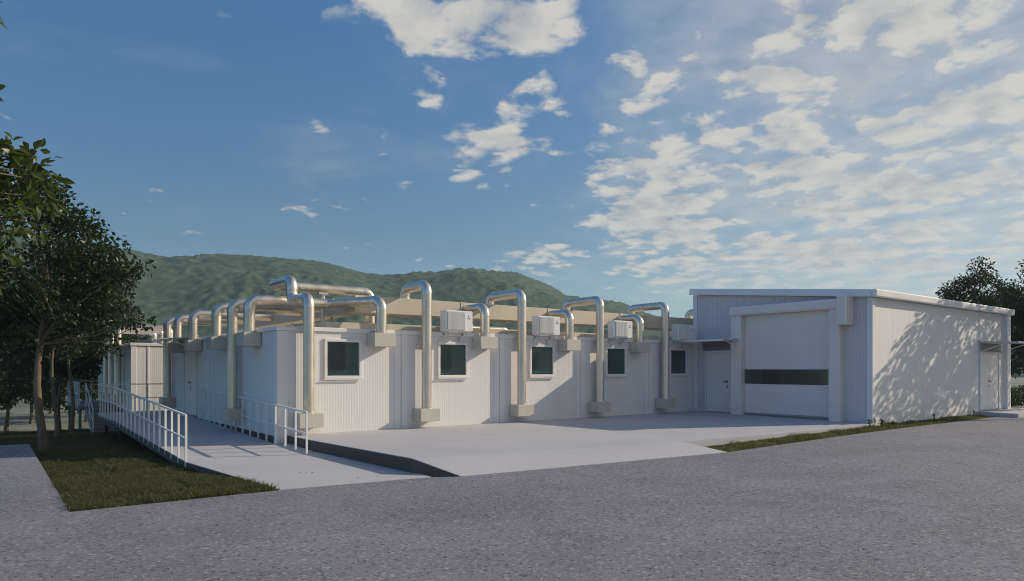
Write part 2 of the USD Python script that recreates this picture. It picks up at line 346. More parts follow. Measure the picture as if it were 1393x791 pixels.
EDGE = [(0.77, 9.85), (3.30, 9.80), (5.62, 9.47), (6.02, 9.22), (11.8, 8.28), (19.3, 8.33), (23.5, 8.35), (27.0, 8.36)]   # yard edge along lawn, ramp and terrace
sheet([(-60, 19.4), (0.72, 19.4)] + EDGE + [(27.0, 8.3), (31.5, 8.3), (31.5, 8.9), (80, 9.5), (80, -60), (-60, -60)], lambda x, y: yard_z(x), 1.6, 'asphalt_yard', ASPHALT)


def ground_z(x, y):
    return land_z(x, y) - 0.06 - 0.5 * sstep(np.hypot(x, y), 55, 200) * (x < 1e9)


# the open ground all round, out to the horizon
xs = np.concatenate([np.linspace(-2600, -80, 24), np.arange(-76, 100, 2.0), np.linspace(104, 2600, 24)])
gx, gy = np.meshgrid(xs, xs, indexing='ij')
gv = np.stack([gx.ravel(), gy.ravel(), ground_z(gx, gy).ravel()], 1)
n = len(xs); i, j = np.meshgrid(np.arange(n - 1), np.arange(n - 1), indexing='ij'); a = (i * n + j).ravel()
tag(usdkit.mesh(stage, '/World/ground', (gv, np.stack([a, a + n, a + n + 1, a + 1], 1)), FIELD, smooth=True).GetPrim(), kind='structure')

# lawn left of the ramp and a grassy bank in front of the hall
LAWN = sg.Polygon([(0.72, 19.4), (0.77, 9.85), (3.30, 9.80), (3.2, 10.5), (2.82, 13.3), (4.9, 13.4), (4.9, 24), (4.0, 28), (3.0, 34), (-3.5, 33), (-7, 27), (-2.5, 20.6)])
sheet(LAWN, lambda x, y: land_z(x, y) - 0.012 + 0.03 * (meshkit.noise(np.stack([x * 1.5, y * 1.5, x * 0], -1), 3) - 0.5) * sstep(y, 10, 11), 0.45, 'lawn', SOD)
BANK = sg.Polygon([(11.0, 8.72), (11.8, 8.30), (19.3, 8.35), (23.5, 8.37), (27.0, 8.38), (27.0, 8.99), (19.46, 8.99), (19.44, 8.70)])


def bank_z(x, y):
    ye = np.interp(x, [11.0, 11.8, 19.3, 23.5, 27], [8.72, 8.30, 8.35, 8.37, 8.38])
    return yard_z(x) - 0.01 + np.clip((y - ye) / 0.45, 0, 1) * np.where(np.asarray(x) < 19.3, 0.10, 0.04)


sheet(BANK, bank_z, 0.3, 'grass_bank', SOD)


def blades(name, poly, zf, n, h, seed, keep=None):
    rng = np.random.default_rng(seed)
    x0, y0, x1, y1 = poly.bounds
    pts = []
    while sum(map(len, pts)) < n:
        p = np.column_stack([rng.uniform(x0, x1, n), rng.uniform(y0, y1, n)])
        import shapely
        ok = shapely.contains_xy(poly, p[:, 0], p[:, 1])
        if keep is not None:
            ok &= rng.random(n) < keep(p[:, 0], p[:, 1])
        pts.append(p[ok])
    p = np.vstack(pts)[:n]
    z = zf(p[:, 0], p[:, 1])
    clump = 0.55 * meshkit.noise(np.column_stack([p * 2.2, p[:, 0] * 0]), 5) + 0.45 * meshkit.noise(np.column_stack([p * 7.0, p[:, 0] * 0]), 6)
    clump = np.clip((clump - 0.28) * 2.2, 0, 1)
    hh = h * (0.25 + 1.25 * clump) * rng.uniform(0.6, 1.25, n)
    th = rng.uniform(0, 2 * np.pi, n); w = rng.uniform(0.003, 0.0065, n); lean = rng.uniform(0.2, 1.6, n) * hh; la = rng.uniform(0, 2 * np.pi, n)
    b = np.column_stack([p, z - 0.005])
    s = np.column_stack([np.cos(th), np.sin(th), 0 * th]) * w[:, None]
    top = b + np.column_stack([np.cos(la) * lean, np.sin(la) * lean, hh])
    mid = b + np.column_stack([np.cos(la) * lean * 0.35, np.sin(la) * lean * 0.35, hh * 0.6])
    v = np.stack([b - s, b + s, mid + s * 0.8, mid - s * 0.8, top], 1).reshape(-1, 3)
    k = np.arange(n)[:, None] * 5
    f = np.vstack([k + [0, 1, 2], k + [0, 2, 3], k + [3, 2, 4]])
    m = usdkit.mesh(stage, numbered('/World', name), (v, f), BLADE)
    return m.GetPrim()


tag(blades('lawn_grass', LAWN, lambda x, y: land_z(x, y), 90000, 0.055, 11, keep=lambda x, y: np.clip(1.25 - (y - 9.5) / 9, 0.12, 1)), 'short green lawn grass left of the concrete ramp', 'grass', kind='stuff')
tag(blades('bank_grass', BANK, bank_z, 16000, 0.06, 12), 'narrow strip of green grass at the foot of the loading hall', 'grass', kind='stuff')

# ------------------------------------------------------------------ concrete terrace and ramp
ridge = [(5.55, 9.95), (11.05, 8.80)]
T = MB()
zt = F


def terr(poly, zs):
    """Convex top polygon with its own heights, and a skirt down 0.5 m."""
    k = len(poly); v = [(x, y, z) for (x, y), z in zip(poly, zs)] + [(x, y, min(zs) - 0.5) for x, y in poly]
    f = [(0, i, i + 1) for i in range(1, k - 1)]
    fs = [[i, k + i, k + (i + 1) % k] for i in range(k)] + [[i, k + (i + 1) % k, (i + 1) % k] for i in range(k)]
    T.add(v, f + fs)


def yz(x):
    return float(yard_z(x)) + 0.006


terr([(5.2, 14.95), (5.25, 13.4), ridge[0], ridge[1], (19.40, 8.72), (19.47, 14.95)], [zt, zt, zt - 0.02, zt - 0.01, zt - 0.06, zt])
terr([ridge[0], (6.02, 9.22), (11.8, 8.28), ridge[1]], [zt - 0.02, yz(6.02), yz(11.8), zt - 0.01])
tag(T.put('terrace', CONCRETE), kind='structure')


def deck_e(y):
    return float(np.interp(y, [9.5, 13.3, 22.5, 26], [yz(3.5), 0.03, F + 0.01, F + 0.01])) - 0.014


T = MB()                       # dark brown cheek along the terrace's open side
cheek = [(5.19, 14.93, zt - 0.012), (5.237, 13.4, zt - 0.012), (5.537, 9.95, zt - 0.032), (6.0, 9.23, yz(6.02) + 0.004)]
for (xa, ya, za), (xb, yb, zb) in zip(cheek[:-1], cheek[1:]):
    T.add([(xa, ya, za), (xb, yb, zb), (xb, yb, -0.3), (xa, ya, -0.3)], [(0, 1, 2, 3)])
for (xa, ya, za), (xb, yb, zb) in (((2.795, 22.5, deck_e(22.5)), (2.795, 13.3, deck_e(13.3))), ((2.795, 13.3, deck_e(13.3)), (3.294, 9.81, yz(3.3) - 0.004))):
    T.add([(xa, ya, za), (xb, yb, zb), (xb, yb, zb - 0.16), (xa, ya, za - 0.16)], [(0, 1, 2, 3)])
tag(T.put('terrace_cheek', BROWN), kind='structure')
T = MB()
ZR = [(2.80, 26.0), (4.93, 26.0)]


def deck_z(y):
    return float(np.interp(y, [9.5, 13.3, 22.5, 26], [yz(3.5), 0.03, F + 0.01, F + 0.01]))


def deck(poly, th):
    k = len(poly); v = [(x, y, z) for x, y, z in poly] + [(x, y, z - th) for x, y, z in poly]
    T.add(v, [(0, i, i + 1) for i in range(1, k - 1)] + [(k, k + i + 1, k + i) for i in range(1, k - 1)] + [[i, k + i, k + (i + 1) % k] for i in range(k)] + [[i, k + (i + 1) % k, (i + 1) % k] for i in range(k)])


deck([(2.80, 26.0, deck_z(26)), (2.80, 22.5, deck_z(22.5)), (4.93, 22.5, deck_z(22.5)), (4.93, 26.0, deck_z(26))], 0.05)
deck([(2.80, 22.5, deck_z(22.5)), (2.80, 13.3, deck_z(13.3)), (4.93, 13.3, deck_z(13.3)), (4.93, 22.5, deck_z(22.5))], 0.05)
deck([(2.80, 13.3, deck_z(13.3)), (3.30, 9.80, yz(3.3)), (5.62, 9.47, yz(5.6)), (5.60, 9.95, yz(5.6) + 0.01), (5.21, 13.3, deck_z(13.3)), (4.93, 13.3, deck_z(13.3))], 0.16)
deck([(4.93, 13.3, deck_z(13.3)), (5.21, 13.3, deck_z(13.3)), (5.19, 14.9, deck_z(14.9)), (4.93, 14.9, deck_z(14.9))], 0.16)
tag(T.put('ramp', CONCRETE), kind='structure')
T = MB()
for y in (15.5, 19.0, 22.6, 25.8):
    T.box(2.98, 3.08, y - 0.05, y + 0.05, -1.2, deck_z(y) - 0.161)
T.box(2.87, 4.85, 22.5, 25.9, deck_z(24) - 0.30, deck_z(24) - 0.053)
for y0, y1 in ((13.6, 22.4),):
    T.bar((2.93, y0, deck_z(y0) - 0.144), (2.93, y1, deck_z(y1) - 0.144), 0.1, 0.18); T.bar((4.8, y0, deck_z(y0) - 0.144), (4.8, y1, deck_z(y1) - 0.144), 0.1, 0.18)
tag(T.put('ramp_frame', BROWN), 'dark frame of beams and posts carrying the raised ramp landing', 'ramp frame')

# ------------------------------------------------------------------ long low modular building
X0, W3, YF, XL, YB = 5.0, 3.0, 14.94, 5.0, 26.0
XG, YG, XE = 19.45, 8.98, 30.06
M = manifold3d.Manifold


def mbox(x0, x1, y0, y1, z0, z1):
    return M.cube((x1 - x0, y1 - y0, z1 - z0)).translate((x0, y0, z0))


def ribs(mb, axis, a0, a1, z0, z1, plane, out, pitch=0.068, depth=0.0013):
    """Trapezoid-ribbed sheet standing on a line; axis 'x': runs in x, faces out along y; axis 'y': runs in y, faces out along x."""
    n = max(1, int(round((a1 - a0) / pitch))); p = (a1 - a0) / n
    s, o = [a0], [0.0]
    for i in range(n):
        b = a0 + i * p
        s += [b + p * .16, b + p * .26, b + p * .74, b + p * .84]; o += [0, 1, 1, 0]
    s.append(a1); o.append(0.0)
    s, o = np.array(s), np.array(o) * depth
    v = []
    for z in (z0, z1):
        q = np.column_stack([s, plane + out * o, np.full(len(s), z)]) if axis == 'x' else np.column_stack([plane + out * o, s, np.full(len(s), z)])
        v.append(q)
    k = len(s); i = np.arange(k - 1)
    f = np.stack([i, i + 1, i + 1 + k, i + k], 1)
    if (axis == 'x') != (out < 0):
        f = f[:, ::-1]
    return mb.add(np.vstack(v), f)


main = thing('modular_building', 'long low white modular building with ribbed wall panels and ducts on its roof', 'building')
ROOF = F + 2.30
core = mbox(XL + 0.03, 21.0, YF + 0.03, YB, -1.0, ROOF + 0.08)
wins = [(X0 + W3 * k + 1.04, X0 + W3 * k + 1.96) for k in range(5)]
for a, b in wins:
    core = core - mbox(a + 0.07, b - 0.07, YF - 0.1, YF + 0.5, F + 1.30, F + 2.08)
MB().man(core).put('inner_shell', TEAL, main)
for k in range(5):
    s, e = X0 + W3 * k + (0.22 if k == 0 else 0.17), min(X0 + W3 * k + W3 - 0.17, XG)
    a, b = wins[k]
    m = MB()
    ribs(m, 'x', s, a, F - 0.02, ROOF, YF, -1); ribs(m, 'x', a, b, F - 0.02, F + 1.24, YF, -1); ribs(m, 'x', a, b, F + 2.14, ROOF, YF, -1); ribs(m, 'x', b, e, F - 0.02, ROOF, YF, -1)
    m.put('wall_panel', WHITE, main)
    m = MB()
    m.box(a, b, YF - 0.045, YF + 0.02, F + 1.23, F + 1.30, 0.008); m.box(a, b, YF - 0.045, YF + 0.02, F + 2.08, F + 2.15, 0.008)
    m.box(a, a + 0.07, YF - 0.042, YF + 0.02, F + 1.301, F + 2.079, 0.008); m.box(b - 0.07, b, YF - 0.042, YF + 0.02, F + 1.301, F + 2.079, 0.008)
    wx = UsdGeom.Xform.Define(stage, numbered('/World/modular_building', 'window')).GetPrim()
    m.put('frame', WHITE2, wx)
    MB().box(a + .07, b - .07, YF, YF + 0.008, F + 1.30, F + 2.08).put('pane', FROST, wx)
    MB().box(a - 0.02, b + 0.02, YF - 0.075, YF - 0.043, F + 1.205, F + 1.228, 0.005).put('sill', WHITE2, wx)
    m = MB().box(a + 0.10, b - 0.20, YF + 0.47, YF + 0.48, F + 1.42, F + 2.075)
    m.put('blind', BLACK, wx)  # added black panel, stands in for the unlit depth of the room
# corner posts, two to each joint
for k in range(5):
    xs_ = X0 + W3 * k
    if k:
        MB().box(xs_ - 0.17, xs_ - 0.008, YF - 0.022, YF + 0.02, F - 0.02, ROOF, 0.006).put('corner_post', WHITE2, main)
        MB().box(xs_ + 0.008, xs_ + 0.17, YF - 0.022, YF + 0.02, F - 0.02, ROOF, 0.006).put('corner_post', WHITE2, main)
        MB().box(xs_ - 0.009, xs_ + 0.009, YF + 0.003, YF + 0.02, F - 0.02, ROOF).put('joint_seal', BLACK, main)
    else:
        MB().box(XL - 0.022, XL + 0.22, YF - 0.022, YF + 0.22, F - 0.3, ROOF, 0.008).put('corner_post', WHITE2, main)
# left flank: flat panels between posts
for (y0, y1) in ((15.16, 20.77), (21.11, 22.2), (23.85, 25.76)):
    ys = np.linspace(y0, y1, max(1, int(round((y1 - y0) / 1.15))) + 1)
    for p, q in zip(ys[:-1], ys[1:]):
        MB().box(XL - 0.002, XL + 0.025, p + 0.003, q - 0.003, F - 0.03, ROOF, 0.004).put('wall_panel', WHITE, main)
MB().box(XL, XL + 0.025, 22.2, 23.85, F + 2.1, ROOF).put('wall_panel', WHITE, main)
for y0, y1 in ((20.77, 20.932), (20.948, 21.11), (25.76, 26.0)):
    MB().box(XL - 0.022, XL + 0.02, y0, y1, F - 0.03, ROOF, 0.006).put('corner_post', WHITE2, main)
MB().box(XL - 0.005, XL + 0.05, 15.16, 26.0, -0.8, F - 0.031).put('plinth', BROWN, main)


def double_door(parent, axis, a0, a1, z0, z1, plane, out, handle_at=None, leaves=2):
    """Leaves, frame and handle; axis as for ribs."""
    d = UsdGeom.Xform.Define(stage, numbered(str(parent.GetPath()), 'door')).GetPrim()

    def bx(s0, s1, o0, o1, q0, q1, c=0.004):
        p0, p1 = sorted((plane + out * o0, plane + out * o1))
        return MB().box(s0, s1, p0, p1, q0, q1, c) if axis == 'x' else MB().box(p0, p1, s0, s1, q0, q1, c)
    fr = MB()
    for q in (bx(a0, a0 + 0.05, -0.02, 0.05, z0, z1), bx(a1 - 0.05, a1, -0.02, 0.05, z0, z1), bx(a0 + 0.051, a1 - 0.051, -0.02, 0.048, z1 - 0.05, z1)):
        fr.add(np.vstack(q.v), np.vstack(q.f))
    fr.put('frame', WHITE2, d)
    w = (a1 - a0 - 0.104) / leaves
    for i in range(leaves):
        s = a0 + 0.052 + i * w
        bx(s + 0.003, s + w - 0.003, -0.02, 0.03, z0 + 0.01, z1 - 0.053, 0.006).put('leaf', DOORW, d)
    h = handle_at
    hb = MB()
    for q in (bx(h - 0.02, h + 0.02, 0.03, 0.04, z0 + 0.98, z0 + 1.06), bx(h - 0.015, h + 0.015, 0.04, 0.085, z0 + 1.01, z0 + 1.035), bx(h - 0.015, h + 0.13, 0.07, 0.09, z0 + 1.008, z0 + 1.037), bx(h - 0.02, h + 0.02, 0.03, 0.042, z0 + 0.82, z0 + 0.90)):
        hb.add(np.vstack(q.v), np.vstack(q.f))
    hb.put('handle', BLACK, d)


double_door(main, 'y', 22.2, 23.85, F + 0.02, F + 2.1, XL, -1, handle_at=23.0)
# roof edge: white trim, beige upstand set back, deck
MB().box(XL - 0.05, XG - 0.02, YF - 0.05, YF + 0.06, ROOF + 0.002, ROOF + 0.10, 0.012).put('roof_trim', WHITE2, main)
MB().box(XL - 0.05, XL + 0.06, YF + 0.061, YB, ROOF + 0.002, ROOF + 0.10, 0.012).put('roof_trim', WHITE2, main)
MB().box(6.2, 21.0, YF + 0.24, YF + 0.30, ROOF + 0.06, ROOF + 0.255, 0.008).put('upstand', BEIGE, main)
MB().box(6.2, 6.26, YF + 0.301, YB - 0.3, ROOF + 0.06, ROOF + 0.255, 0.008).put('upstand', BEIGE, main)
MB().box(XL + 0.06, 21.0, YF + 0.061, YB, ROOF + 0.03, ROOF + 0.09).put('roof', BEIGE, main)

# far block behind the landing
far = thing('rear_building', 'white rear building block beyond the ramp landing with tall ducts on its flank', 'building')
RX, RY0, RY1 = 4.1, 28.2, 37.6
MB().box(RX + 0.03, 15, RY0 + 0.03, RY1, -2.0, ROOF).put('inner_shell', WHITE, far)
for a, b in ((RX + 0.16, 4.62), (4.70, 7.5), (7.5, 10.5)):
    ribs(MB(), 'x', a, b, F - 0.1, ROOF, RY0, -1).put('wall_panel', WHITE, far)
for a, b in ((RX - 0.02, RX + 0.16), (4.62, 4.70)):
    MB().box(a, b, RY0 - 0.02, RY0 + 0.16, F - 0.1, ROOF, 0.006).put('corner_post', WHITE2, far)
for p, q in ((28.36, 31.0), (31.02, 34.0), (34.02, 37.4)):
    MB().box(RX, RX + 0.025, p + 0.004, q - 0.004, F - 0.1, ROOF, 0.004).put('wall_panel', WHITE, far)
MB().box(RX - 0.02, RX + 0.02, 37.4, 37.62, F - 0.1, ROOF, 0.006).put('corner_post', WHITE2, far)
MB().box(RX - 0.05, 15, RY0 - 0.05, RY1 + 0.05, ROOF + 0.002, ROOF + 0.11, 0.012).put('roof', WHITE2, far)
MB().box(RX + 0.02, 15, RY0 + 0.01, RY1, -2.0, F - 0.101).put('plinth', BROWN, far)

# ------------------------------------------------------------------ loading hall
hall = thing('loading_hall', 'white loading hall with sloping roof and wide roller door', 'building')


def roof_z(y):          # underside of the fascia, falling towards the road
    return F + np.interp(y, [8.98, 14.94], [3.45, 4.02])


z_hi, z_lo = roof_z(15.0), roof_z(8.98)
prof = [(YG + 0.03, -0.3), (15.0, -0.3), (15.0, z_hi), (YG + 0.03, z_lo)]
sh = trimesh.creation.extrude_polygon(sg.Polygon(prof), XE - XG - 0.06, engine='earcut')
sh.apply_transform(np.array([[0, 0, 1, XG + 0.03], [1, 0, 0, 0], [0, 1, 0, 0], [0, 0, 0, 1.0]]))
GY0, GY1, GZ = 10.08, 12.97, F + 3.17
body = M(manifold3d.Mesh(np.array(sh.vertices, np.float32), np.array(sh.faces, np.uint32)))
if body.volume() < 0 or body.num_vert() == 0:
    body = M(manifold3d.Mesh(np.array(sh.vertices, np.float32), np.array(sh.faces[:, ::-1], np.uint32)))
body = body - mbox(XG - 0.5, XG + 0.7, GY0 + 0.02, GY1 - 0.02, F + 0.94, F + 1.48)
MB().man(body).put('inner_shell', DARK, hall)


def gable(y0, y1, z0, pitch=0.10):
    """Ribbed sheet of the roller-door wall, its top following the roof slope."""
    n = max(1, int(round((y1 - y0) / pitch))); p = (y1 - y0) / n
    s, o = [y0], [0]
    for i in range(n):
        b = y0 + i * p; s += [b + p * .2, b + p * .3, b + p * .7, b + p * .8]; o += [0, 1, 1, 0]
    s.append(y1); o.append(0); s = np.array(s); o = np.array(o) * 0.014
    v = np.vstack([np.column_stack([XG - o, s, np.full(len(s), z0)]), np.column_stack([XG - o, s, roof_z(s)])])
    k = len(s); i = np.arange(k - 1)
    return MB().add(v, np.stack([i + 1, i, i + k, i + 1 + k], 1))


gable(YG + 0.13, GY0, F - 0.3).put('wall_panel', HALLR, hall)
gable(GY0, GY1, GZ).put('wall_panel', HALLR, hall)
gable(GY1, 13.50, F - 0.3).put('wall_panel', HALLR, hall)
gable(13.50, 14.52, F + 2.06).put('wall_panel', HALLR, hall)
gable(14.52, 14.86, F - 0.3).put('wall_panel', HALLR, hall)
MB().box(XG - 0.03, XG + 0.14, YG - 0.03, YG + 0.13, -0.2, z_lo + 0.008, 0.01).put('corner_post', WHITE2, hall)
MB().box(XG - 0.03, XG + 0.1, 14.86, 15.03, -0.2, z_hi - 0.01, 0.01).put('corner_post', WHITE2, hall)
MB().box(XE - 0.34, XE + 0.02, YG - 0.12, YG + 0.03, -0.2, z_lo, 0.01).put('corner_post', WHITE2, hall)
xs_ = np.linspace(XG + 0.14, 27.3, 8)
for p, q in zip(xs_[:-1], xs_[1:]):
    MB().box(p + 0.002, q - 0.002, YG - 0.002, YG + 0.03, 0.05, z_lo, 0.003).put('wall_panel', WHITE, hall)
MB().box(27.3, 29.12, YG - 0.002, YG + 0.03, F + 2.03, z_lo, 0.003).put('wall_panel', WHITE, hall)
MB().box(29.12, XE - 0.34, YG - 0.002, YG + 0.03, 0.05, z_lo, 0.003).put('wall_panel', WHITE, hall)
MB().box(XG + 0.14, 27.2, YG - 0.03, YG - 0.003, -0.1, 0.12, 0.004).put('plinth', GREY, hall)
# roof with rolled fascia
sl = math.atan2(z_hi - z_lo, 15.0 - YG)


def roof_slab(x0, x1, y0, y1, dz0, dz1, c):
    m = MB().box(x0, x1, 0, (y1 - y0) / math.cos(sl), dz0, dz1, c)
    v = np.vstack(m.v); r = np.array([[1, 0, 0], [0, math.cos(sl), -math.sin(sl)], [0, math.sin(sl), math.cos(sl)]])
    v = v @ r.T + (0, y0, roof_z(YG) + (y0 - YG) * math.tan(sl))
    return MB().add(v, np.vstack(m.f))


roof_slab(XG - 0.13, XE + 0.1, YG - 0.06, 15.12, 0.03, 0.19, 0.01).put('roof', WHITE, hall)
roof_slab(XG - 0.19, XG - 0.131, YG - 0.060, 15.08, 0.0, 0.208, 0.012).put('fascia', WHITE2, hall)
MB().box(XG - 0.195, XE + 0.16, YG - 0.21, YG - 0.061, z_lo - 0.008, z_lo + 0.205, 0.03).put('fascia', WHITE2, hall)
double_door(hall, 'y', 13.50, 14.52, F + 0.01, F + 2.06, XG, -1, handle_at=13.64, leaves=1)
double_door(hall, 'x', 27.3, 29.12, F + 0.0, F + 2.03, YG, -1, handle_at=28.12)
# roller door
rd = UsdGeom.Xform.Define(stage, '/World/loading_hall/roller_door').GetPrim()
m = MB()
zz = [F + 0.06, F + 0.5, F + 0.95]
m.box(XG - 0.06, XG - 0.03, GY0, GY1, F + 0.06, F + 0.955, 0.004); m.box(XG - 0.06, XG - 0.03, GY0, GY1, F + 1.465, GZ, 0.004)
m.put('curtain', GATEW, rd)
for z in (F + 0.955, F + 1.44):
    MB().box(XG - 0.068, XG - 0.025, GY0, GY1, z + 0.001, z + 0.024, 0.004).put('stiffener', GATEW, rd)
for z in (2.0, 2.55):
    MB().box(XG - 0.066, XG - 0.0605, GY0, GY1, F + z, F + z + 0.012).put('seam', GATEW, rd)
MB().box(XG - 0.05, XG - 0.042, GY0, GY1, F + 0.979, F + 1.441).put('vision_strip', FROST, rd)
MB().box(XG + 0.5, XG + 0.51, GY0 + 0.7, GY0 + 1.75, F + 0.95, F + 1.4).put('inner_screen', BLACK, rd)  # two black panels added to darken the view through the strip
MB().box(XG + 0.46, XG + 0.47, GY0 + 1.95, GY1 - 0.3, F + 0.95, F + 1.47).put('inner_screen', BLACK, rd)
MB().box(XG - 0.075, XG - 0.02, GY0, GY1, F + 0.0, F + 0.059, 0.01).put('bottom_seal', GREY, rd)
MB().box(XG - 0.27, XG - 0.001, 9.76, GY0 - 0.001, F - 0.06, GZ - 0.002, 0.012).put('guide_column', GATEW, rd)
MB().box(XG - 0.27, XG - 0.001, GY1 + 0.001, 13.35, F - 0.06, GZ - 0.002, 0.012).put('guide_column', GATEW, rd)
MB().box(XG - 0.33, XG - 0.016, 9.73, 13.40, GZ, GZ + 0.29, 0.05).put('housing', GATEW, rd)
MB().box(XG - 0.52, XG - 0.017, 9.45, 9.728, F + 2.70, F + 3.52, 0.02).put('motor_box', GATEW, rd)

# ------------------------------------------------------------------ canopies over the doors


def canopy(label, axis, a0, a1, wall, out, z, reach=1.05, drop=0.05, group=None):
    """Thin sheet on two triangular brackets."""
    c = thing('door_canopy', label, 'canopy', group)

    def P(s, o, zz):
        return (s, wall + out * o, zz) if axis == 'x' else (wall + out * o, s, zz)
    v = [P(a0, 0.01, z), P(a1, 0.01, z), P(a1, reach, z - drop), P(a0, reach, z - drop)]
    v += [(x, y, q + 0.022) for x, y, q in v]
    f = [(0, 3, 2, 1), (4, 5, 6, 7), (0, 1, 5, 4), (1, 2, 6, 5), (2, 3, 7, 6), (3, 0, 4, 7)]
    MB().add(v, f).put('canopy_sheet', CANOPY, c)
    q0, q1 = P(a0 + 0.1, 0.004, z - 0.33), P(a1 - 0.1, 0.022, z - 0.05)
    MB().box(q0[0], q1[0], q0[1], q1[1], q0[2], q1[2], 0.003).put('header_panel', CANOPY_SHADE, c)  # brown panel stands in for the shaded wall below the canopy sheet
    MB().bar(P(a0, reach, z - drop + 0.005), P(a1, reach, z - drop + 0.005), 0.035, 0.06).put('edge_profile', WHITE2, c)
    MB().bar(P(a0, 0.02, z + 0.0), P(a1, 0.02, z + 0.0), 0.03, 0.09).put('wall_rail', WHITE2, c)
    for s in (a0 + 0.12, a1 - 0.12):
        m = MB(); m.bar(P(s, 0.02, z - 0.34), P(s, reach * 0.72, z - drop * 0.7 - 0.015), 0.022); m.bar(P(s, 0.018, z - 0.36), P(s, 0.018, z - 0.05), 0.025)
        m.bar(P(s, 0.03, z - 0.02), P(s, reach * 0.95, z - drop - 0.012), 0.02)
        m.put('bracket', WHITE2, c)


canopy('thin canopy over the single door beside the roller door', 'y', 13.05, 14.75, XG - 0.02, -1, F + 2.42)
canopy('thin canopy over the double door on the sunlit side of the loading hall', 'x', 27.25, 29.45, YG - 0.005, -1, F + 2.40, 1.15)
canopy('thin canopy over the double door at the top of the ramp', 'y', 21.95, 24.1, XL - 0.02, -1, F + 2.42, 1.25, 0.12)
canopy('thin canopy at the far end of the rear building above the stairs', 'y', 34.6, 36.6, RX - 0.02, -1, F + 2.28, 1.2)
# pad in front of the hall's side door
T = MB()
T.add([(27.0, 8.98, F - 0.01), (30.4, 8.98, F - 0.01), (30.6, 7.75, F - 0.05), (27.0, 7.75, F - 0.03), (33.5, 7.75, 0.11), (33.5, 8.98, 0.11),
       (27.0, 8.98, -0.2), (27.0, 7.75, -0.2), (33.5, 7.75, -0.2), (33.5, 8.98, -0.2)],
      [(0, 3, 2), (0, 2, 1), (1, 2, 4), (1, 4, 5), (0, 6, 7), (0, 7, 3), (3, 7, 8), (3, 8, 2), (2, 8, 4), (4, 8, 9), (4, 9, 5)])
tag(T.put('door_pad', CONCRETE), kind='structure')

# ------------------------------------------------------------------ ducts
R0, RB = 0.125, 0.20


def duct(label, pts, box=None, group=None, r=R0, name='ventilation_duct', flip=False):
    """Round duct through corner points: straight pipes, slightly proud elbows with seams, and the box it leaves from."""
    d = thing(name, label, 'duct', group)
    p = [np.array(q, float) for q in pts]
    prev = p[0]
    for i in range(1, len(p)):
        a, b = p[i - 1], p[i]
        u = (b - a) / np.linalg.norm(b - a)
        if i < len(p) - 1:
            w = (p[i + 1] - b) / np.linalg.norm(p[i + 1] - b)
            half = math.acos(np.clip(np.dot(u, w), -1, 1)) / 2
            t = RB * math.tan(half)
            e0, e1 = b - u * t, b + w * t
            MB().tube([prev, e0], r, 28).put('pipe', STEEL, d, smooth=30)
            ctr = e0 + (w - u * np.dot(u, w)) / np.linalg.norm(w - u * np.dot(u, w)) * RB
            nrm = e0 - ctr; side = u * RB
            ang = np.linspace(0, 2 * half, 9)
            arc = [ctr + nrm * math.cos(x) + side * math.sin(x) for x in ang]
            arc = [arc[0] - u * 0.035] + arc + [arc[-1] + w * 0.035]
            MB().tube(arc, r * 1.035, 28).put('elbow', ELBOW, d, smooth=50)
            prev = e1
        else:
            MB().tube([prev, b], r, 28).put('pipe', STEEL, d, smooth=30)
    if box:
        (x0, x1, y0, y1, z0, z1), col = box
        MB().box(x0, x1, y0, y1, z0, z1, 0.008).put('duct_box', BOXM, d)
        q = p[0]
        MB().tube([q + (0, 0, -0.002 if col > 0 else 0.0), q + (0, 0, 0.03 * col)], r * 1.12, 28).put('collar', ELBOW, d, smooth=30)
    return d


YA = YF - 0.21
ZT = F + 3.545           # axis of the high runs
ZS = F + 3.075           # axis of the low runs
TRY, TRX = 15.60, 7.10   # front face of the trunk along the front, left face of the trunk along the flank
TZ0, TZ1 = F + 2.85, F + 3.27
order = ['second', 'third', 'fourth', 'fifth']


def low_box(k):
    x = X0 + W3 * k + 0.605
    return x, ((x - 0.275, x + 0.275, YF - 0.41, YF - 0.015, F + 0.165, F + 0.48), 1)


def high_box(k):
    x = X0 + W3 * k + 2.37
    return x, ((x - 0.27, x + 0.27, YF - 0.41, YF - 0.015, F + 1.98, F + 2.30), 1)


x, b = low_box(0)
duct('tall steel duct at the building corner that jogs up twice before crossing the roof', [(x, YA, F + 0.48), (x, YA, F + 3.04), (x, 15.80, F + 3.04), (x, 15.80, ZT), (x, 17.15, ZT), (8.25, 17.15, ZT), (8.25, 17.15, F + 2.7)], b)
for k in range(1, 5):
    x, b = low_box(k); ye = 15.85 if k == 1 else 16.25
    duct(f'tall steel duct rising left of the {order[k-1]} window from the building corner', [(x, YA, F + 0.48), (x, YA, ZT), (x, ye, ZT), (x, ye, TZ1 - 0.02)], b)
x, b = high_box(0)
bx_ = duct('steel pipe linking the box right of the first window to one on the flank', [(x, YA, F + 2.30), (x, YA, ZS), (6.76, 16.32, ZS), (4.79, 16.32, ZS), (4.79, 16.32, F + 2.30)], b)
for k in (1, 2, 3):
    x, b = high_box(k)
    duct(f'short steel elbow duct right of the {order[k-1]} window from the building corner', [(x, YA, F + 2.30), (x, YA, ZS), (x, TRY + 0.02, ZS)], b)
MB().box(4.59, 4.985, 16.05, 16.60, F + 1.98, F + 2.30, 0.008).put('duct_box', BOXM, bx_)
MB().tube([(4.79, 16.32, F + 2.301), (4.79, 16.32, F + 2.335)], R0 * 1.12, 28).put('collar', ELBOW, bx_, smooth=30)
XA = XL - 0.21
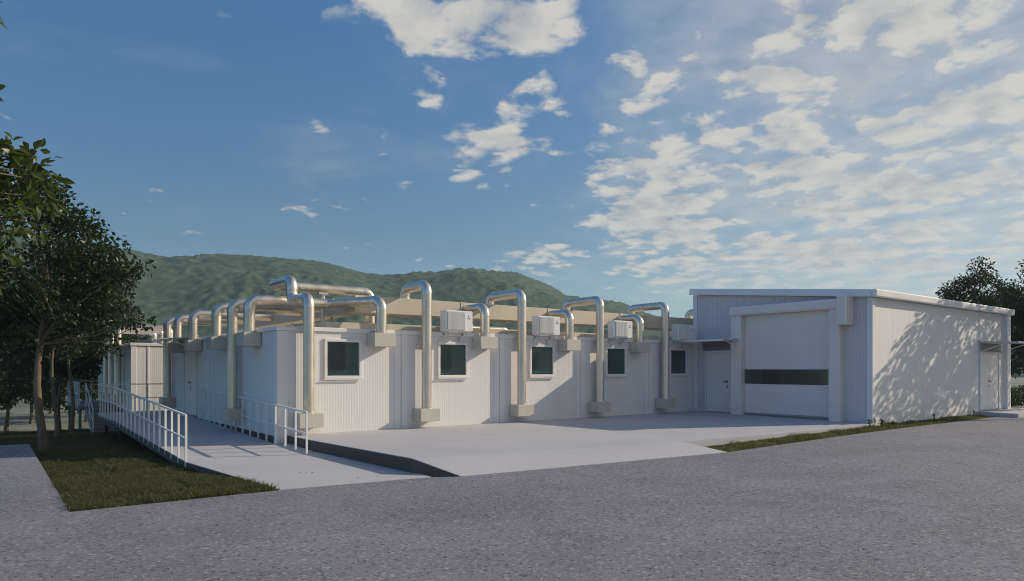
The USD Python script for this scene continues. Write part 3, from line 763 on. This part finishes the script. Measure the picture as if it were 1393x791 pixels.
names_l = {17.70: ('long', 'tall cream-lit duct on the flank between the two ramp handrail ends'), 19.20: ('short', 'short duct on the flank just before the ramp door canopy'),
           21.84: ('short', 'short duct rising behind the near end of the ramp door canopy'), 23.95: ('short', 'short duct rising behind the far end of the ramp door canopy'),
           25.55: ('long', 'tall duct at the far end of the flank beside the landing')}
for y, (kind, lab) in names_l.items():
    bz = (F + 0.165, F + 0.48) if kind == 'long' else (F + 1.98, F + 2.30)
    duct(lab, [(XA, y, bz[1]), (XA, y, ZS + 0.02), (TRX + 0.02, y, ZS + 0.02)], ((XA - 0.20, XL - 0.015, y - 0.275, y + 0.275, *bz), 1))
# the rear block's ducts
for y, lab in ((29.9, 'nearest tall duct on the flank of the rear building'), (31.6, 'second tall duct on the flank of the rear building'), (33.2, 'third tall duct on the flank of the rear building')):
    duct(lab, [(RX - 0.21, y, F + 0.48), (RX - 0.21, y, ZS), (RX + 1.6, y, ZS), (RX + 1.6, y, ROOF + 0.1)], ((RX - 0.41, RX - 0.015, y - 0.275, y + 0.275, F + 0.165, F + 0.48), 1))
# a run behind the hall and pipes lying on the roof
duct('steel duct elbow peeping over the roof beside the tall hall', [(20.7, 15.15, ZT), (20.7, 16.25, ZT), (20.7, 16.25, TZ1)])
for x0, x1, y, lab in ((6.9, 8.35, 18.3, 'steel pipe lying on the roof behind the first window'), (8.6, 11.6, 18.0, 'steel pipe lying on the roof behind the second window'), (11.0, 13.0, 17.2, 'steel pipe lying on the roof behind the third window')):
    duct(lab, [(x0, y, F + 2.68), (x1, y, F + 2.68), (x1, y, F + 2.4)], r=0.09, name='roof_pipe')

trunk = thing('trunk_duct', 'long beige rectangular duct running round the roof on short legs', 'duct')
cuts = np.linspace(TRX, 22.6, 6)
for a, b in zip(cuts[:-1], cuts[1:]):
    MB().box(a + 0.003, b - 0.003, TRY, TRY + 0.90, TZ0, TZ1, 0.008).put('section', BEIGE, trunk)
for a in cuts[1:-1]:
    MB().box(a - 0.025, a + 0.025, TRY - 0.012, TRY + 0.912, TZ0 - 0.012, TZ1 + 0.012, 0.004).put('flange', BEIGE, trunk)
cuts = np.linspace(TRY + 0.901, 25.8, 4)
for a, b in zip(cuts[:-1], cuts[1:]):
    MB().box(TRX, TRX + 0.45, a + 0.003, b - 0.003, TZ0, TZ1, 0.008).put('section', BEIGE, trunk)
for x in np.arange(8.3, 21, 3.0):
    MB().box(x - 0.03, x + 0.03, TRY + 0.42, TRY + 0.48, ROOF + 0.091, TZ0 - 0.001).put('leg', BEIGE, trunk)
for y in (17.6, 20.6, 23.6):
    MB().box(TRX + 0.2, TRX + 0.26, y - 0.03, y + 0.03, ROOF + 0.091, TZ0 - 0.001).put('leg', BEIGE, trunk)
post = thing('pipe_support', 'small steel stub holding the upper roof pipe near the corner', 'support')
MB().tube([(6.9, 17.15, ROOF + 0.09), (6.9, 17.15, ZT - R0)], 0.06, 16).put('post', STEEL, post, smooth=30)
MB().box(6.78, 7.02, 17.05, 17.25, ZT - R0 - 0.04, ZT - R0 + 0.03, 0.01).put('saddle', ELBOW, post)

# ------------------------------------------------------------------ air conditioners on brackets above the windows
for k, w in ((1, 'second'), (2, 'third'), (3, 'fourth'), (4, 'fifth')):
    ac = thing('air_conditioner', f'white air conditioner above the {w} window from the building corner', 'air conditioner')
    a = X0 + W3 * k + 1.08; b = a + 0.80; y0, y1 = YF - 0.36, YF - 0.055; z0, z1 = F + 2.41, F + 2.935
    MB().box(a, b, y0, y1, z0, z1, 0.015).put('casing', ACW, ac)
    MB().box(a + 0.03, a + 0.565, y0 - 0.012, y0 - 0.001, z0 + 0.03, z1 - 0.03, 0.004).put('grille', GRILLE, ac)
    g = MB()
    for i in range(16):
        q = a + 0.05 + i * 0.0325
        g.box(q, q + 0.012, y0 - 0.022, y0 - 0.012, z0 + 0.04, z1 - 0.04)
    g.put('louvre', ACW, ac)
    MB().box(b + 0.001, b + 0.06, y0 + 0.08, y1 - 0.05, z0 + 0.03, z0 + 0.22, 0.01).put('valve_cover', ACW, ac)
    e = MB()
    for ex, ez, an in ((0.0, 0.055, 90), (-0.028, 0.0, 30), (0.028, 0.0, 150)):
        c_, s_ = math.cos(math.radians(an)), math.sin(math.radians(an)); c0 = np.array([b - 0.12 + ex, z1 - 0.19 + ez])
        q = [c0 + np.array([c_, s_]) * 0.034, c0 + np.array([-s_, c_]) * 0.019, c0 - np.array([c_, s_]) * 0.034, c0 - np.array([-s_, c_]) * 0.019]
        v = [(x, y0 - 0.004, z) for x, z in q] + [(x, y0 - 0.001, z) for x, z in q]
        e.add(v, [(0, 1, 2, 3), (4, 7, 6, 5), (0, 4, 5, 1), (1, 5, 6, 2), (2, 6, 7, 3), (3, 7, 4, 0)])
    e.put('emblem', GREY, ac)
    for q in (a + 0.12, b - 0.12):
        m = MB(); m.box(q - 0.02, q + 0.02, y0 + 0.02, YF - 0.05, z0 - 0.03, z0 - 0.001); m.box(q - 0.02, q + 0.02, YF - 0.05, YF - 0.015, z0 - 0.16, z0 - 0.031)
        m.put('bracket', WHITE2, ac)
    MB().tube([(b - 0.2, y1 - 0.02, z0 - 0.01), (b - 0.2, YF - 0.03, z0 - 0.06), (b - 0.2, YF - 0.03, z0 - 0.24)], 0.018, 8).put('hose', GRILLE, ac, smooth=40)


# ------------------------------------------------------------------ handrails
def rail(name, label, pts, tops, mids, posts, cat='handrail', rw=0.036, pw=0.036, base=None):
    """Top and middle rail along points (x, y) with heights, and square balusters at parameters along the line."""
    h = thing(name, label, cat)
    P = np.array(pts, float); s = np.concatenate([[0], np.cumsum(np.linalg.norm(np.diff(P, axis=0), axis=1))])
    for i in range(len(P) - 1):
        MB().bar((*P[i], tops[i]), (*P[i + 1], tops[i + 1]), rw, 0.036).put('top_rail', RAILW, h)
        MB().bar((*P[i], mids[i]), (*P[i + 1], mids[i + 1]), 0.026, 0.026).put('mid_rail', RAILW, h)
    for q in posts:
        x, y, zt_ = np.interp(q, s, P[:, 0]), np.interp(q, s, P[:, 1]), np.interp(q, s, tops)
        d = [1, 0]
        MB().box(x - pw / 2, x + pw / 2, y - pw / 2, y + pw / 2, base(x, y), zt_ - 0.019).put('baluster', RAILW, h)
    return h


def top_l(y):
    return EYE - (0.515 + 0.035 * max(0, 22.5 - y))


ys = np.arange(13.30, 25.85, 0.6)
rail('handrail', 'long white handrail along the lawn side of the ramp', [(2.80, 13.28), (2.80, 22.5), (2.80, 25.85)], [top_l(13.28), top_l(22.5), top_l(22.5)], [top_l(13.28) - 0.42, top_l(22.5) - 0.46, top_l(22.5) - 0.46], list(ys - 13.28), base=lambda x, y: deck_z(y) - 0.10)
rail('handrail', 'white handrail between the ramp and the building flank, ending near the corner', [(4.915, 13.0), (4.915, 17.9)], [top_l(13.0), top_l(17.9)], [top_l(13.0) - 0.42, top_l(17.9) - 0.44], list(np.linspace(0.02, 4.88, 9)), base=lambda x, y: deck_z(y) - 0.02)
rail('handrail', 'white handrail beside the building flank just before the ramp door', [(4.915, 18.2), (4.915, 21.6)], [top_l(18.2), top_l(21.6)], [top_l(18.2) - 0.44, top_l(21.6) - 0.46], list(np.linspace(0.05, 3.38, 7)), base=lambda x, y: deck_z(y) - 0.02)
rail('handrail', 'grey-white handrail across the far edge of the ramp landing', [(2.85, 25.9), (4.98, 25.9)], [top_l(23)] * 2, [top_l(23) - 0.46] * 2, [0.75, 1.4, 2.1], base=lambda x, y: deck_z(26) - 0.02)

# ------------------------------------------------------------------ stairs and far landing
st = thing('staircase', 'grey steps climbing to the far landing beside the rear building', 'stairs')
SX0, SX1 = 3.02, 3.86
nst = 8; zs = np.linspace(-0.72, F, nst + 1)
for i in range(nst):
    y0 = 29.3 + i * 0.30
    MB().box(SX0 + 0.05, SX1 - 0.05, y0, y0 + 0.33, zs[i + 1] - 0.045, zs[i + 1], 0.006).put('tread', STAIRC, st)
    MB().box(SX0 + 0.06, SX1 - 0.06, y0 + 0.02, y0 + 0.035, zs[i] - 0.1, zs[i + 1] - 0.046).put('riser', STAIRC, st)
for x in (SX0, SX1):
    MB().bar((x, 29.2, -0.75), (x, 31.75, F - 0.1), 0.05, 0.22).put('stringer', STAIRC, st)
MB().box(SX0 - 0.25, RX - 0.03, 31.7, 36.9, F - 0.15, F, 0.008).put('landing', STAIRC, st)
for x in (SX0 - 0.15, RX - 0.15):
    for y in (32.2, 36.6):
        MB().box(x - 0.05, x + 0.05, y - 0.05, y + 0.05, -2.2, F - 0.151).put('leg', STAIRC, st)
rail('stair_rail', 'white rail going down the left side of the grey steps', [(SX0, 29.25), (SX0, 31.7)], [-0.72 + 0.88, F + 0.88], [-0.72 + 0.42, F + 0.42], [0.03, 1.2, 2.4], base=lambda x, y: float(np.interp(y, [29.2, 31.75], [-0.85, F - 0.2])))
rail('handrail', 'white handrail along the outer edge of the far landing', [(SX0 - 0.22, 31.75), (SX0 - 0.22, 36.85), (RX - 0.06, 36.85)], [F + 0.9] * 3, [F + 0.45] * 3, list(np.arange(0.03, 6.2, 0.6)), base=lambda x, y: F - 0.02)

# ------------------------------------------------------------------ small things by the hall
for x, w in ((19.62, 'nearest to the hall corner'), (23.1, 'halfway along the sunlit hall wall'), (26.3, 'close to the door pad')):
    s_ = thing('ground_stake', f'short dark stake at the wall foot {w}', 'stake')
    z = float(bank_z(x, 8.80))
    MB().tube([(x, 8.80, z - 0.05), (x, 8.80, z + 0.15)], 0.018, 10).put('shaft', BLACK, s_, smooth=40)
    MB().tube([(x, 8.80, z + 0.15), (x, 8.80, z + 0.19), (x, 8.80, z + 0.20)], [0.03, 0.03, 0.012], 12).put('cap', BLACK, s_, smooth=40)
rng = np.random.default_rng(5)
weed_spots = [(18.55, 8.62, 'left of the hall corner, furthest from the wall'), (18.85, 8.66, 'between two others left of the hall corner'), (19.15, 8.60, 'right in front of the hall corner'), (19.95, 8.66, 'just past the first stake by the hall wall')]
for x, y, w in weed_spots:
    wd = thing('weed', f'small dark weed {w}', 'plant')
    z = float(bank_z(x, y)) if x > 19.4 else F - 0.07
    st_, lf = MB(), MB()
    for i in range(7):
        a = rng.uniform(0, 6.28); h = rng.uniform(0.10, 0.2); l = rng.uniform(0.03, 0.10)
        tip = np.array([x + math.cos(a) * l, y + math.sin(a) * l, z + h])
        st_.tube([(x, y, z - 0.03), ((x + tip[0]) / 2, (y + tip[1]) / 2, z + h * 0.6), tip], [0.004, 0.003, 0.002], 5)
        for q in range(4):
            c0 = np.array([x, y, z]) + (tip - (x, y, z)) * rng.uniform(0.4, 1.0); d = rng.normal(size=3); d /= np.linalg.norm(d); e = np.cross(d, rng.normal(size=3)); e /= np.linalg.norm(e)
            lf.add([c0, c0 + d * 0.025 + e * 0.01, c0 + d * 0.055, c0 + d * 0.025 - e * 0.01], [(0, 1, 2, 3)])
    st_.put('stem', LEAF2, wd); lf.put('foliage', LEAF2, wd)
for i, (x, y, w) in enumerate([(4.02, 10.95, 'left one of the little row of three on the ramp'), (4.10, 10.90, 'middle one of the little row of three on the ramp'), (4.19, 10.84, 'right one of the little row of three on the ramp'), (3.70, 10.35, 'alone near the ramp foot on the lawn side'), (4.62, 10.05, 'alone near the ramp foot on the terrace side')]):
    a = i * 1.3 + 0.4; c_, s_ = math.cos(a), math.sin(a); z = deck_z(y) + 0.008
    v = np.array([(-.03, 0, 0), (0, .014, .008), (.032, 0, .004), (0, -.014, .010)]) * 0.9
    v = np.column_stack([v[:, 0] * c_ - v[:, 1] * s_ + x, v[:, 0] * s_ + v[:, 1] * c_ + y, v[:, 2] + z])
    tag(MB().add(v, [(0, 1, 2), (0, 2, 3)]).put('fallen_leaf', DEAD), f'small dark fallen leaf, {w}', 'leaf')

# ------------------------------------------------------------------ hills


def px_az(px):
    d = FWD + RGT * (px - 696.5) / 928.7
    return math.atan2(d[1], d[0])


RIDGE = [(-900, 360), (-500, 330), (-250, 318), (-60, 316), (40, 322), (100, 332), (152, 341.5), (171, 345.8), (197, 352.3), (221, 357), (238, 358.3), (264, 355.5), (294, 352.3), (337, 353.4), (400, 354.5), (440, 357), (465, 362.5), (490, 370), (515, 374.5), (535, 375.5), (553, 374.3), (578, 374.5), (595, 373), (615, 368.8), (640, 368), (665, 370), (688, 372.5), (706, 374.5), (738, 386), (771, 402), (800, 407), (824, 408), (852, 416), (879, 427), (900, 433), (950, 440), (1050, 452), (1200, 462), (1500, 470), (2000, 474)]
az = np.array([px_az(p) for p, _ in RIDGE]); el = np.array([(502 - y) / 928.7 * math.cos(math.atan((p - 696.5) / 928.7)) for p, y in RIDGE])
o_ = np.argsort(az)
phi = np.linspace(az.min(), az.max(), 820); rho = 230 + 470 * np.linspace(0, 1, 210) ** 1.25
ridge_el = np.interp(phi, az[o_], el[o_]); k_ = np.exp(-0.5 * (np.arange(-6, 7) / 2.5) ** 2); k_ /= k_.sum()
ridge_el = np.convolve(np.pad(ridge_el, 6, mode='edge'), k_, 'valid')
PH, RH = np.meshgrid(phi, rho, indexing='ij')
RR = 560.0
up = sstep(RH, 220, RR) ** 0.9 * np.where(RH > RR, 1 - 0.5 * sstep(RH, RR, 760), 1)
hx, hy = RH * np.cos(PH), RH * np.sin(PH)
base = np.stack([hx / 120, hy / 120, hx * 0], -1)
relief = (meshkit.fbm(base, 4, 3) - 0.5) * 26 * np.clip(np.sin(np.pi * np.clip((RH - 230) / (RR - 230), 0, 1)), 0, 1)
hz = -4 + (ridge_el[:, None] * RR + 4) * up + relief * np.clip(ridge_el[:, None] / 0.12, 0, 1)
fp = np.stack([hx, hy, hx * 0], -1)
crowns = meshkit.noise(fp / 4.5, 21) ** 1.5 * 2.4 + meshkit.noise(fp / 16.0, 22) * 0.6 + meshkit.noise(fp / 2.6, 23) * 1.5
hz = hz + crowns * (0.45 + 0.55 * sstep(meshkit.fbm(np.stack([hx / 60, hy / 60, hx * 0], -1), 3, 9), 0.35, 0.6)) - 3.5
hv = np.stack([hx, hy, hz + EYE], -1).reshape(-1, 3)
nr = len(rho); i, j = np.meshgrid(np.arange(len(phi) - 1), np.arange(nr - 1), indexing='ij'); a = (i * nr + j).ravel()
tag(usdkit.mesh(stage, '/World/hills', (hv, np.stack([a, a + 1, a + nr + 1, a + nr], 1)[:, ::-1]), HILLM, smooth=True).GetPrim(), kind='structure')

# ------------------------------------------------------------------ trees


def leaves(centres, radii, n, size, rng, up=0.35):
    """n folded leaf blades scattered through clumps, denser towards each clump's outside; returns vertices (n, 5, 3)."""
    w = radii[:, 0] * radii[:, 2]; k = rng.choice(len(centres), n, p=w / w.sum())
    d = rng.normal(size=(n, 3)); d /= np.linalg.norm(d, axis=1, keepdims=True)
    c = centres[k] + d * radii[k] * (rng.random(n) ** 0.45)[:, None]
    t = rng.normal(size=(n, 3)) + d * 0.9 + [0, 0, -0.35]; t /= np.linalg.norm(t, axis=1, keepdims=True)
    nn = rng.normal(size=(n, 3)) * 0.8 + [0, 0, up * 2]; s = np.cross(t, nn); s /= np.linalg.norm(s, axis=1, keepdims=True) + 1e-9
    nn = np.cross(s, t)
    L = size * rng.uniform(0.65, 1.25, n)[:, None]; Wd = L * rng.uniform(0.25, 0.36, n)[:, None]
    q = np.stack([c, c + t * L * 0.42 + s * Wd + nn * L * 0.10, c + t * L - nn * L * 0.12, c + t * L * 0.42 - s * Wd + nn * L * 0.10, c + t * L * 0.45 - nn * L * 0.02], 1)
    return q


def oval(q):
    """Rounder blades for leaves seen close: six points round a sunk midrib."""
    b, l, t, r, m = (q[:, i] for i in range(5))
    return np.stack([b, b + (l - b) * 0.72 + (t - b) * 0.02, l + (t - l) * 0.12, l + (t - l) * 0.62 + (l - m) * 0.12, t, r + (t - r) * 0.62 + (r - m) * 0.12, r + (t - r) * 0.12, b + (r - b) * 0.72 + (t - b) * 0.02, m], 1)


OF = np.array([(8, i, (i + 1) % 8) for i in range(8)])


def oval_mesh(q):
    q = oval(q); n = len(q); return q.reshape(-1, 3), (np.arange(n)[:, None, None] * 9 + OF).reshape(-1, 3)


LF = np.array([(0, 1, 4), (1, 2, 4), (0, 4, 3), (4, 2, 3)])


def leaf_mesh(q):
    n = len(q); return q.reshape(-1, 3), (np.arange(n)[:, None, None] * 5 + LF).reshape(-1, 3)


def grow(root, seed, h, trunk_r, crown, nclump, nleaf, leaf, m, bark=None, lean=(0, 0), clump_r=0.55, clear=0.35, bend=0.25, extra=(), low=None):
    """Trunk and limbs as tapered tubes, crown of leaf clumps hung on the limbs' ends. crown: (dx, dy, zc, rx, ry, rz) relative to the foot."""
    rng = np.random.default_rng(seed)
    dx, dy, zc, rx, ry, rz = crown
    # clump centres: spread over an uneven ellipsoid, more at the outside
    cs = []
    while len(cs) < nclump:
        d = rng.normal(size=3); d /= np.linalg.norm(d)
        lump = 0.72 + 0.5 * meshkit.noise(np.array([d * 1.7 + seed]), seed)[0]
        p = np.array([dx, dy, zc]) + d * [rx, ry, rz] * lump * rng.uniform(0.35, 1.0) ** 0.5
        if p[2] > (low or h * clear * 0.75):
            cs.append(p)
    cs = np.array(cs + [np.array(e) for e in extra])
    rad = clump_r * rng.uniform(0.6, 1.3, (len(cs), 1)) * [1.0, 1.0, 0.72]
    tm = MB(); top = np.array([dx * 0.8 + lean[0], dy * 0.8 + lean[1], zc + rz * 0.45])
    t = np.linspace(0, 1, 12)
    wob = np.column_stack([np.sin(t * 5 + seed) * bend, np.cos(t * 4.1 + seed * 2) * bend, t * 0]) * (t * (1.15 - t) * 2)[:, None]
    path = top * np.column_stack([t ** 1.25, t ** 1.25, t]) + wob
    path[0, 2] = -0.25
    rr = trunk_r * np.where(t < 0.06, 1.35, 1.0) * (1 - 0.8 * t ** 0.9)
    tm.tube(path, rr, 12)
    tm.put('trunk', bark or BARK, root, smooth=60)
    lm = MB(); order_ = rng.permutation(len(cs))
    nl = min(len(cs), 8 + len(cs) // 5)
    for q in list(order_[:nl]) + list(range(len(cs) - len(extra), len(cs))):
        e = cs[q]; f = np.clip((e[2] / h) * 0.85 + rng.uniform(-0.1, 0.02), clear, 0.95)
        a = np.array([np.interp(f, t, path[:, c]) for c in range(3)])
        r0 = np.interp(f, t, rr) * 0.38
        mid = a + (e - a) * 0.5 + rng.normal(size=3) * 0.10 * np.linalg.norm(e - a) + [0, 0, -0.05]
        lm.tube(np.array([a, a * 0.55 + mid * 0.45 + [0, 0, 0.04], mid, mid * 0.45 + e * 0.55, e]), np.array([r0, r0 * 0.75, r0 * 0.55, r0 * 0.35, 0.008]), 6)
    lm.put('limb', bark or BARK, root, smooth=60)
    q = leaves(cs, rad, nleaf, leaf, rng)
    MB().add(*leaf_mesh(q)).put('crown', m, root)
    return root


def at_px(px, d):
    t = (px - 696.5) / 928.7; r = t * d
    return FWD[0] * d + RGT[0] * r, FWD[1] * d + RGT[1] * r


def plant(name, label, x, y, group=None, **k):
    r = thing(name, label, 'tree', group, (x, y, float(land_z(x, y)) - 0.02))
    return grow(r, **k)


plant('lawn_tree', 'leafy tree with the stoutest pale trunk on the lawn, nearest to the yard edge', 1.05, 19.7, seed=4, h=6.9, trunk_r=0.10, crown=(-0.3, 0.3, 4.7, 1.75, 1.9, 2.35), nclump=100, nleaf=14500, leaf=0.125, m=LEAF, clump_r=0.46, clear=0.44, bend=0.3, low=2.5,
      extra=[(1.15, -0.8, 4.1), (1.5, -1.1, 4.3), (1.85, -1.3, 4.42), (1.0, -0.7, 3.7), (1.2, -0.9, 3.3), (1.55, -1.2, 3.1), (1.85, -1.4, 3.05), (0.8, -0.5, 3.2)])
plant('lawn_tree', 'slimmer tree standing just behind the stout trunk on the lawn', 1.58, 24.2, seed=9, h=5.6, trunk_r=0.065, crown=(0.1, 0.2, 4.3, 2.0, 2.0, 1.6), nclump=60, nleaf=9000, leaf=0.14, m=LEAF2, clump_r=0.55, clear=0.4)
plant('lawn_tree', 'thin tree near the stairs, third trunk from the yard edge', 2.3, 29.0, seed=14, h=6.2, trunk_r=0.075, crown=(0.1, 0.2, 4.6, 2.2, 2.2, 1.9), nclump=60, nleaf=8000, leaf=0.16, m=LEAF2, clump_r=0.6, clear=0.42)
plant('lawn_tree', 'thin tree farthest back on the lawn beside the far landing', 2.4, 35.2, seed=17, h=6.2, trunk_r=0.08, crown=(0.1, 0.2, 4.4, 2.3, 2.3, 2.2), nclump=60, nleaf=7000, leaf=0.18, m=LEAF2, clump_r=0.7, clear=0.4)
bgl = [(-60, 40, 7.2), (8, 44, 6.2), (42, 50, 7.0), (95, 44, 6.0), (118, 52, 7.5), (150, 58, 8), (-20, 60, 9), (70, 62, 8.5)]
src = None
bg_words = ['at the left edge of the picture, low and broad', 'second from the left edge, with a visible thin stem', 'third from the left, behind the stout lawn tree', 'behind the stairs', 'behind the far landing', 'hidden mostly behind the rear building', 'tall one far back at the left edge', 'tall one far back behind the stout lawn tree']
srcs = []
for i, (px, d, h) in enumerate(bgl):
    x, y = at_px(px, d); z = float(land_z(x, y)) - 0.05
    if i < 3:
        r = thing('background_tree', 'dark leafy background tree ' + bg_words[i], 'tree', None, (x, y, z))
        grow(r, seed=31 + i, h=h, trunk_r=0.13, crown=(0, 0, h * 0.62, h * 0.42, h * 0.42, h * 0.42), nclump=70, nleaf=7000, leaf=0.24, m=LEAF2, clump_r=0.8, clear=0.25)
        srcs.append((r.GetPath(), h))
    else:
        s_, hs = srcs[i % 3]
        copy_of(s_, 'background_tree', 'dark leafy background tree ' + bg_words[i], 'tree', None, (x, y, z), rot=70.0 * i, scale=h / hs)

# trees behind the hall, on the right
for i, (px, d, h, seed, wd) in enumerate([(1326, 42, 8.3, 51, 'rising over the low end of the hall roof'), (1412, 37, 8.0, 52, 'at the right edge of the picture beside the hall'), (1196, 40, 6.6, 53, 'of which only the top twigs show over the hall corner')]):
    x, y = at_px(px, d); zc = [5.6, 4.8, 4.4][i]
    r = thing('tree', 'dark tree ' + wd, 'tree', None, (x, y, -0.05))
    grow(r, seed=seed, h=h, trunk_r=0.18, crown=(0, 0, zc, 2.2 if i < 2 else 1.2, 2.2 if i < 2 else 1.2, h - zc - 0.35), nclump=90, nleaf=11000, leaf=0.17, m=LEAF2, clump_r=0.55, clear=0.2)
for i, (px, d, h, wd) in enumerate([(1372, 52, 7.0, 'low and dense behind the hall end'), (1440, 50, 8.0, 'behind the one at the right edge')]):
    x, y = at_px(px, d)
    copy_of(srcs[i][0], 'background_tree', 'dark background tree ' + wd, 'tree', None, (x, y, -0.3), rot=40.0 + 90 * i, scale=h / srcs[i][1])
# clipped hedge at the right edge
hd = thing('hedge', 'low dark clipped hedge at the right edge beyond the door pad', 'hedge')
rng = np.random.default_rng(77)
x, y = 33.0, 11.5
cs = np.column_stack([rng.uniform(31.2, 44, 260), rng.uniform(10.6, 11.9, 260), rng.uniform(0.1, 0.68, 260)])
MB().add(*leaf_mesh(leaves(cs, np.full((260, 3), 0.28), 16000, 0.10, rng))).put('foliage', LEAF2, hd)
sm = MB()
for xx in np.arange(31.4, 44, 0.8):
    sm.tube([(xx, 11.25, -0.1), (xx + 0.05, 11.2, 0.3), (xx - 0.05, 11.3, 0.6)], [0.025, 0.02, 0.01], 6)
sm.put('stem', BARK, hd, smooth=60)

# trees standing right of the picture that dapple the hall wall
rng = np.random.default_rng(101)
shade = []
while len(shade) < 150:
    X, Z = rng.uniform(20.0, 31.0), rng.uniform(0.0, 3.9)
    u, w = (X - 20.0) / 10.0, Z / 3.7                      # how thick the crowns are, seen from the sun
    dens = 0.95 * sstep(u + 0.75 * (0.75 - w), 0.07, 0.36)            # thin towards the near upper corner
    dens *= 1 - 0.75 * math.exp(-((u - 0.52 - 0.25 * w) / 0.16) ** 2) * sstep(0.55 - w, 0.0, 0.3)
    dens *= 1 - 0.6 * math.exp(-((u - 0.10) / 0.10) ** 2 - ((w - 0.33) / 0.16) ** 2)
    if rng.random() < dens:
        shade.append((X, Z))
shade = np.array(shade)
foot = [(30.4, 6.0, 'leafy tree outside the right edge, nearest to the hall wall it shades'), (35.0, 6.3, 'taller leafy tree outside the right edge shading the far end of the hall wall')]
kk = np.where(shade[:, 0] < 25.0, rng.uniform(7.3, 8.8, len(shade)), rng.uniform(6.2, 9.0, len(shade)))
cw = np.column_stack([shade[:, 0], np.full(len(shade), YG), shade[:, 1]]) + SUN[None] / np.hypot(SUN[0], SUN[1]) * kk[:, None]
for i, (x, y, lab) in enumerate(foot):
    mine = cw[(shade[:, 0] < 25.0) == (i == 0)] - (x, y, 0)
    r = thing('tree', lab, 'tree', None, (x, y, 0))
    grow(r, seed=61 + i, h=7.0, trunk_r=0.12, crown=(0, 0, 5.4, 1.0, 1.0, 1.2), nclump=4, nleaf=1900 if i == 0 else 1300, leaf=0.22, m=LEAF, clump_r=0.36, clear=0.3, extra=[tuple(c) for c in mine])

# near branch hanging into the picture from a tree left of the frame
nt = thing('near_tree', 'nearest tree, its big olive leaves hanging in at the upper left edge', 'tree', None, (-0.9, 7.9, 0))
rng = np.random.default_rng(88)


def wp(px, py, d):
    x, y = at_px(px, d); return np.array([x, y, EYE + (502 - py) / 928.7 * d])


tips = [wp(-10, 215, 7.6), wp(25, 232, 7.7), wp(50, 245, 7.8), wp(20, 270, 7.6), wp(0, 300, 7.5), wp(62, 268, 8.0), wp(35, 300, 7.9), wp(-30, 250, 7.5), wp(10, 340, 7.8), wp(-17, 70, 7.3), wp(-20, 130, 7.2), wp(-16, 15, 7.4), wp(-40, 330, 7.6), wp(-22, 380, 7.7), wp(42, 225, 7.9), wp(8, 212, 7.6)]
loc0 = np.array([-0.9, 7.9, 0.0])
cs = np.array(tips) - loc0
tm = MB(); tm.tube([(0, 0, -0.3), (0.03, 0.02, 0.8), (-0.05, 0.05, 2.0), (0.02, 0, 3.4), (0.1, 0, 4.8), (0.05, 0, 6.0)], [0.2, 0.15, 0.13, 0.11, 0.08, 0.03], 14)
tm.put('trunk', BARK, nt, smooth=60)
lm = MB()
for e in cs:
    z0 = np.clip(e[2] - 0.5, 1.6, 5.2); a = np.array([0.0, 0.0, z0]); mid = (a + e) / 2 + rng.normal(size=3) * 0.06
    lm.tube([a, a * .6 + mid * .4, mid, e], [0.022, 0.016, 0.011, 0.004], 6)
lm.put('limb', BARK, nt, smooth=60)
rad = np.full((len(cs), 3), 0.23) * rng.uniform(0.7, 1.3, (len(cs), 1)); rad[9:12] = 0.13
q = leaves(cs, rad, 620, 0.14, rng)
extra_c = np.clip(rng.normal(size=(40, 3)), -1.6, 1.6) * [0.65, 0.65, 1.0] + [-1.1, 0, 4.4]
q2 = leaves(extra_c, np.full((40, 3), 0.5), 2500, 0.145, rng)
cq = q.mean(1) + loc0; dd = cq @ FWD; rx_ = 696.5 + 928.7 * (cq @ RGT) / dd
show = np.argsort(-(rx_ > -8).astype(float) * 1000 - rx_)[:290]
for k in show:
    MB().add(*oval_mesh(q[k][None])).put('leaf', LEAFN, nt)
rest = np.setdiff1d(np.arange(len(q)), show)
tag(MB().add(*oval_mesh(np.vstack([q[rest], q2]))).put('crown', LEAFN, nt), kind='stuff')

# ------------------------------------------------------------------ summer haze in the air
hz_m = mat('haze_air', {'v': ('principled_volume', {'color': (0.72, 0.9, 1.0), 'density': 0.00036, 'anisotropy': 0.2})}, [], surface=None, volume='v.volume')
tag(MB().box(-1200, 1400, -1200, 1400, -9, 190).put('haze', hz_m), kind='stuff')

# ------------------------------------------------------------------ alike things share a group
GROUPS = {'ventilation_duct': 'round steel ducts rising up the walls onto the roofs', 'air_conditioner': 'air conditioners above the windows', 'roof_pipe': 'steel pipes lying on the roof', 'handrail': 'white handrails of ramp and landings',
          'door_canopy': 'thin canopies over the doors', 'lawn_tree': 'trees on the lawn left of the ramp', 'background_tree': 'dark trees in the background', 'tree': 'trees round the loading hall', 'ground_stake': 'dark stakes along the hall wall', 'weed': 'weeds at the hall corner', 'fallen_leaf': 'fallen leaves on the ramp'}
for p in stage.GetPrimAtPath('/World').GetChildren():
    base_name = p.GetName()[:-4] if p.GetName()[-3:].isdigit() else p.GetName()
    if base_name in GROUPS:
        p.SetCustomDataByKey('group', GROUPS[base_name])
